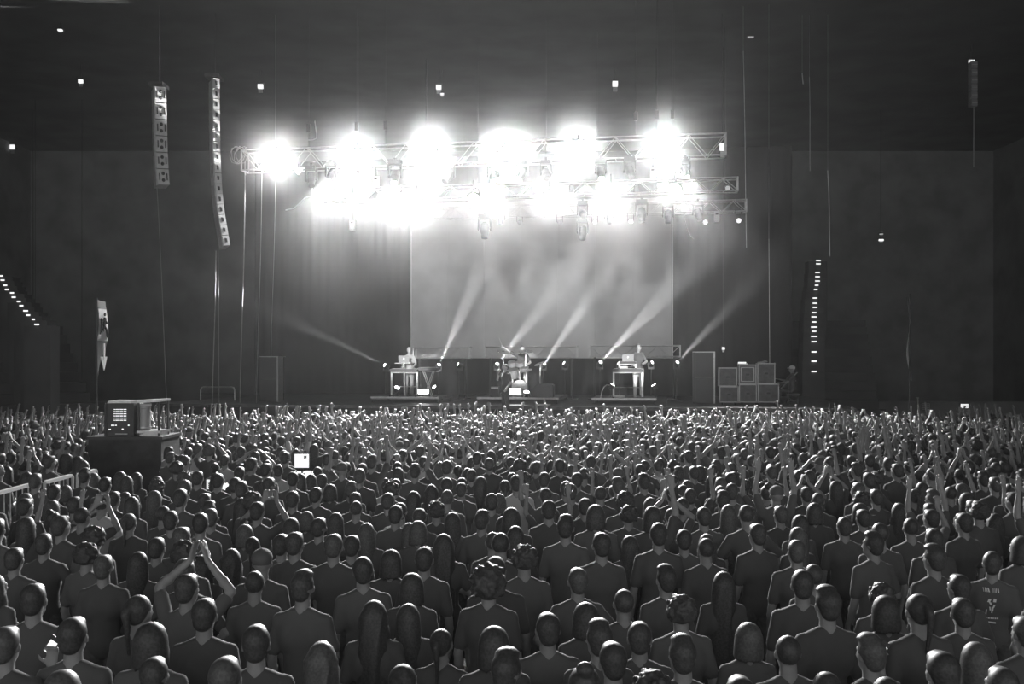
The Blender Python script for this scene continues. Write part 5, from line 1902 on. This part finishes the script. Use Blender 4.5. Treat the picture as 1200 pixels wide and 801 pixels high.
# phones held beside two heads, and the printed shirt back
for a in near:
    x, d, px, py, pose, hk, ht = a
    pt = people[(round(px), round(py))]
    if pose == 'side':
        R = Matrix.Rotation(pt.rotation_euler.z, 3, 'Z')
        p = pt.location + R @ (Vector((0.192, 0.185, 1.585)) * (ht / 1.75))
        t = thing('smartphone', 'lit phone in the raised hand of a person %s' % ('below the slanting step lights' if px < 600 else 'below the thin double lamp'), 'phone', p, pt.rotation_euler.z)
        RR = Matrix.Rotation(0.6, 3, 'Y')
        MB().box((0, 0, 0), (0.072, 0.009, 0.145), RR).build('shell', PLASTIC, t)
        MB().box((0, -0.006, 0), (0.05, 0.004, 0.085), RR).build('display', SCREENGLOW, t)
    if abs(px - 1158) < 4 and abs(py - 644) < 4:
        pt.rotation_euler.z = math.atan2(x, d) * -1.0
        from mathutils.bvhtree import BVHTree
        me = POSES[pose][1]
        bv = BVHTree.FromPolygons([v_.co.copy() for v_ in me.vertices], [tuple(p_.vertices) for p_ in me.polygons])

        def patch(x0, x1, z0, z1, sl=0.0):
            vv = []
            for (qx, qz) in ((x0, z0), (x1, z0), (x1 + sl, z1), (x0 + sl, z1)):
                hit = bv.ray_cast(Vector((qx, -1, qz)), Vector((0, 1, 0)))
                yy = (hit[0].y if hit[0] is not None else -0.12) - 0.006
                vv.append((qx, yy, qz))
            vv += [(v_[0], v_[1] + 0.004, v_[2]) for v_ in vv]
            pr = MB()
            pr.add(vv, [(0, 1, 2, 3), (4, 7, 6, 5), (0, 4, 5, 1), (1, 5, 6, 2), (2, 6, 7, 3), (3, 7, 4, 0)])
            pr.build('print_mark', mat('white_print', 0.8, 0.8), pt)
        for (cx_, w_, sl) in ((-0.068, 0.004, -.008), (-0.054, 0.011, -.006), (-0.037, 0.005, -.012), (-0.026, 0.012, -.012), (0.006, 0.003, 0), (0.018, 0.004, 0), (0.032, 0.007, 0.0), (0.052, 0.012, -.006)):
            patch(cx_, cx_ + w_, 1.395, 1.432, sl)
        for (x0, x1, z0, z1, sl) in ((-0.035, -0.012, 1.305, 1.335, 0.012), (0.014, 0.038, 1.31, 1.34, 0.004), (-0.012, 0.006, 1.285, 1.305, -0.01), (0.008, 0.022, 1.255, 1.285, 0.012), (-0.014, -0.004, 1.23, 1.262, -.004),
                                     (-0.002, 0.016, 1.222, 1.262, 0.004), (-0.05, -0.04, 1.185, 1.235, 0.004), (0.0, 0.01, 1.205, 1.222, 0)):
            patch(x0, x1, z0, z1, sl)
        for q in range(7):
            patch(-0.06 + 0.018 * q, -0.048 + 0.018 * q, 1.145 + 0.001 * q, 1.158 + 0.001 * q)
        patch(-0.04, 0.04, 1.108, 1.122, 0)
        pt['label'] = 'person whose dark shirt back carries a white printed emblem and lettering'

# unseen follow spots added behind the camera to brighten each player
for lab, src, px, py, k in (('added follow spot behind the audience that lights the laptop player', (-7.0, -8.0, 10.5), 480, 424, 1.0),
                            ('added follow spot behind the audience that lights the drummer', (0.0, -8.0, 10.5), 610, 420, 1.4),
                            ('added follow spot behind the audience that lights the player in pale trousers', (7.0, -8.0, 10.5), 747, 424, 1.0)):
    t = thing('added_follow_spot', lab, 'stage light', src)
    d = (S(px, py, 36.4) - Vector(src)).normalized()
    MB().lathe(-d * 0.9, d, [(0, 0.12), (0.1, 0.17), (0.85, 0.15), (0.9, 0.17)], 16).build('barrel', DARKMETAL, t)
    MB().lathe(d * 0.0, d, [(0, 0.13), (0.01, 0.13)], 16).build('lens', SMALLLENS, t)
    MB().cyl(-d * 0.45, -d * 0.45 + Vector((0, 0, HZ - src[2] + 0.45 * d.z - 0.02)), 0.03).build('drop_pole', DARKMETAL, t)
    spot(d * 0.05, d, FOLLOW * k, 2.6, 0.5, 0.06, t)
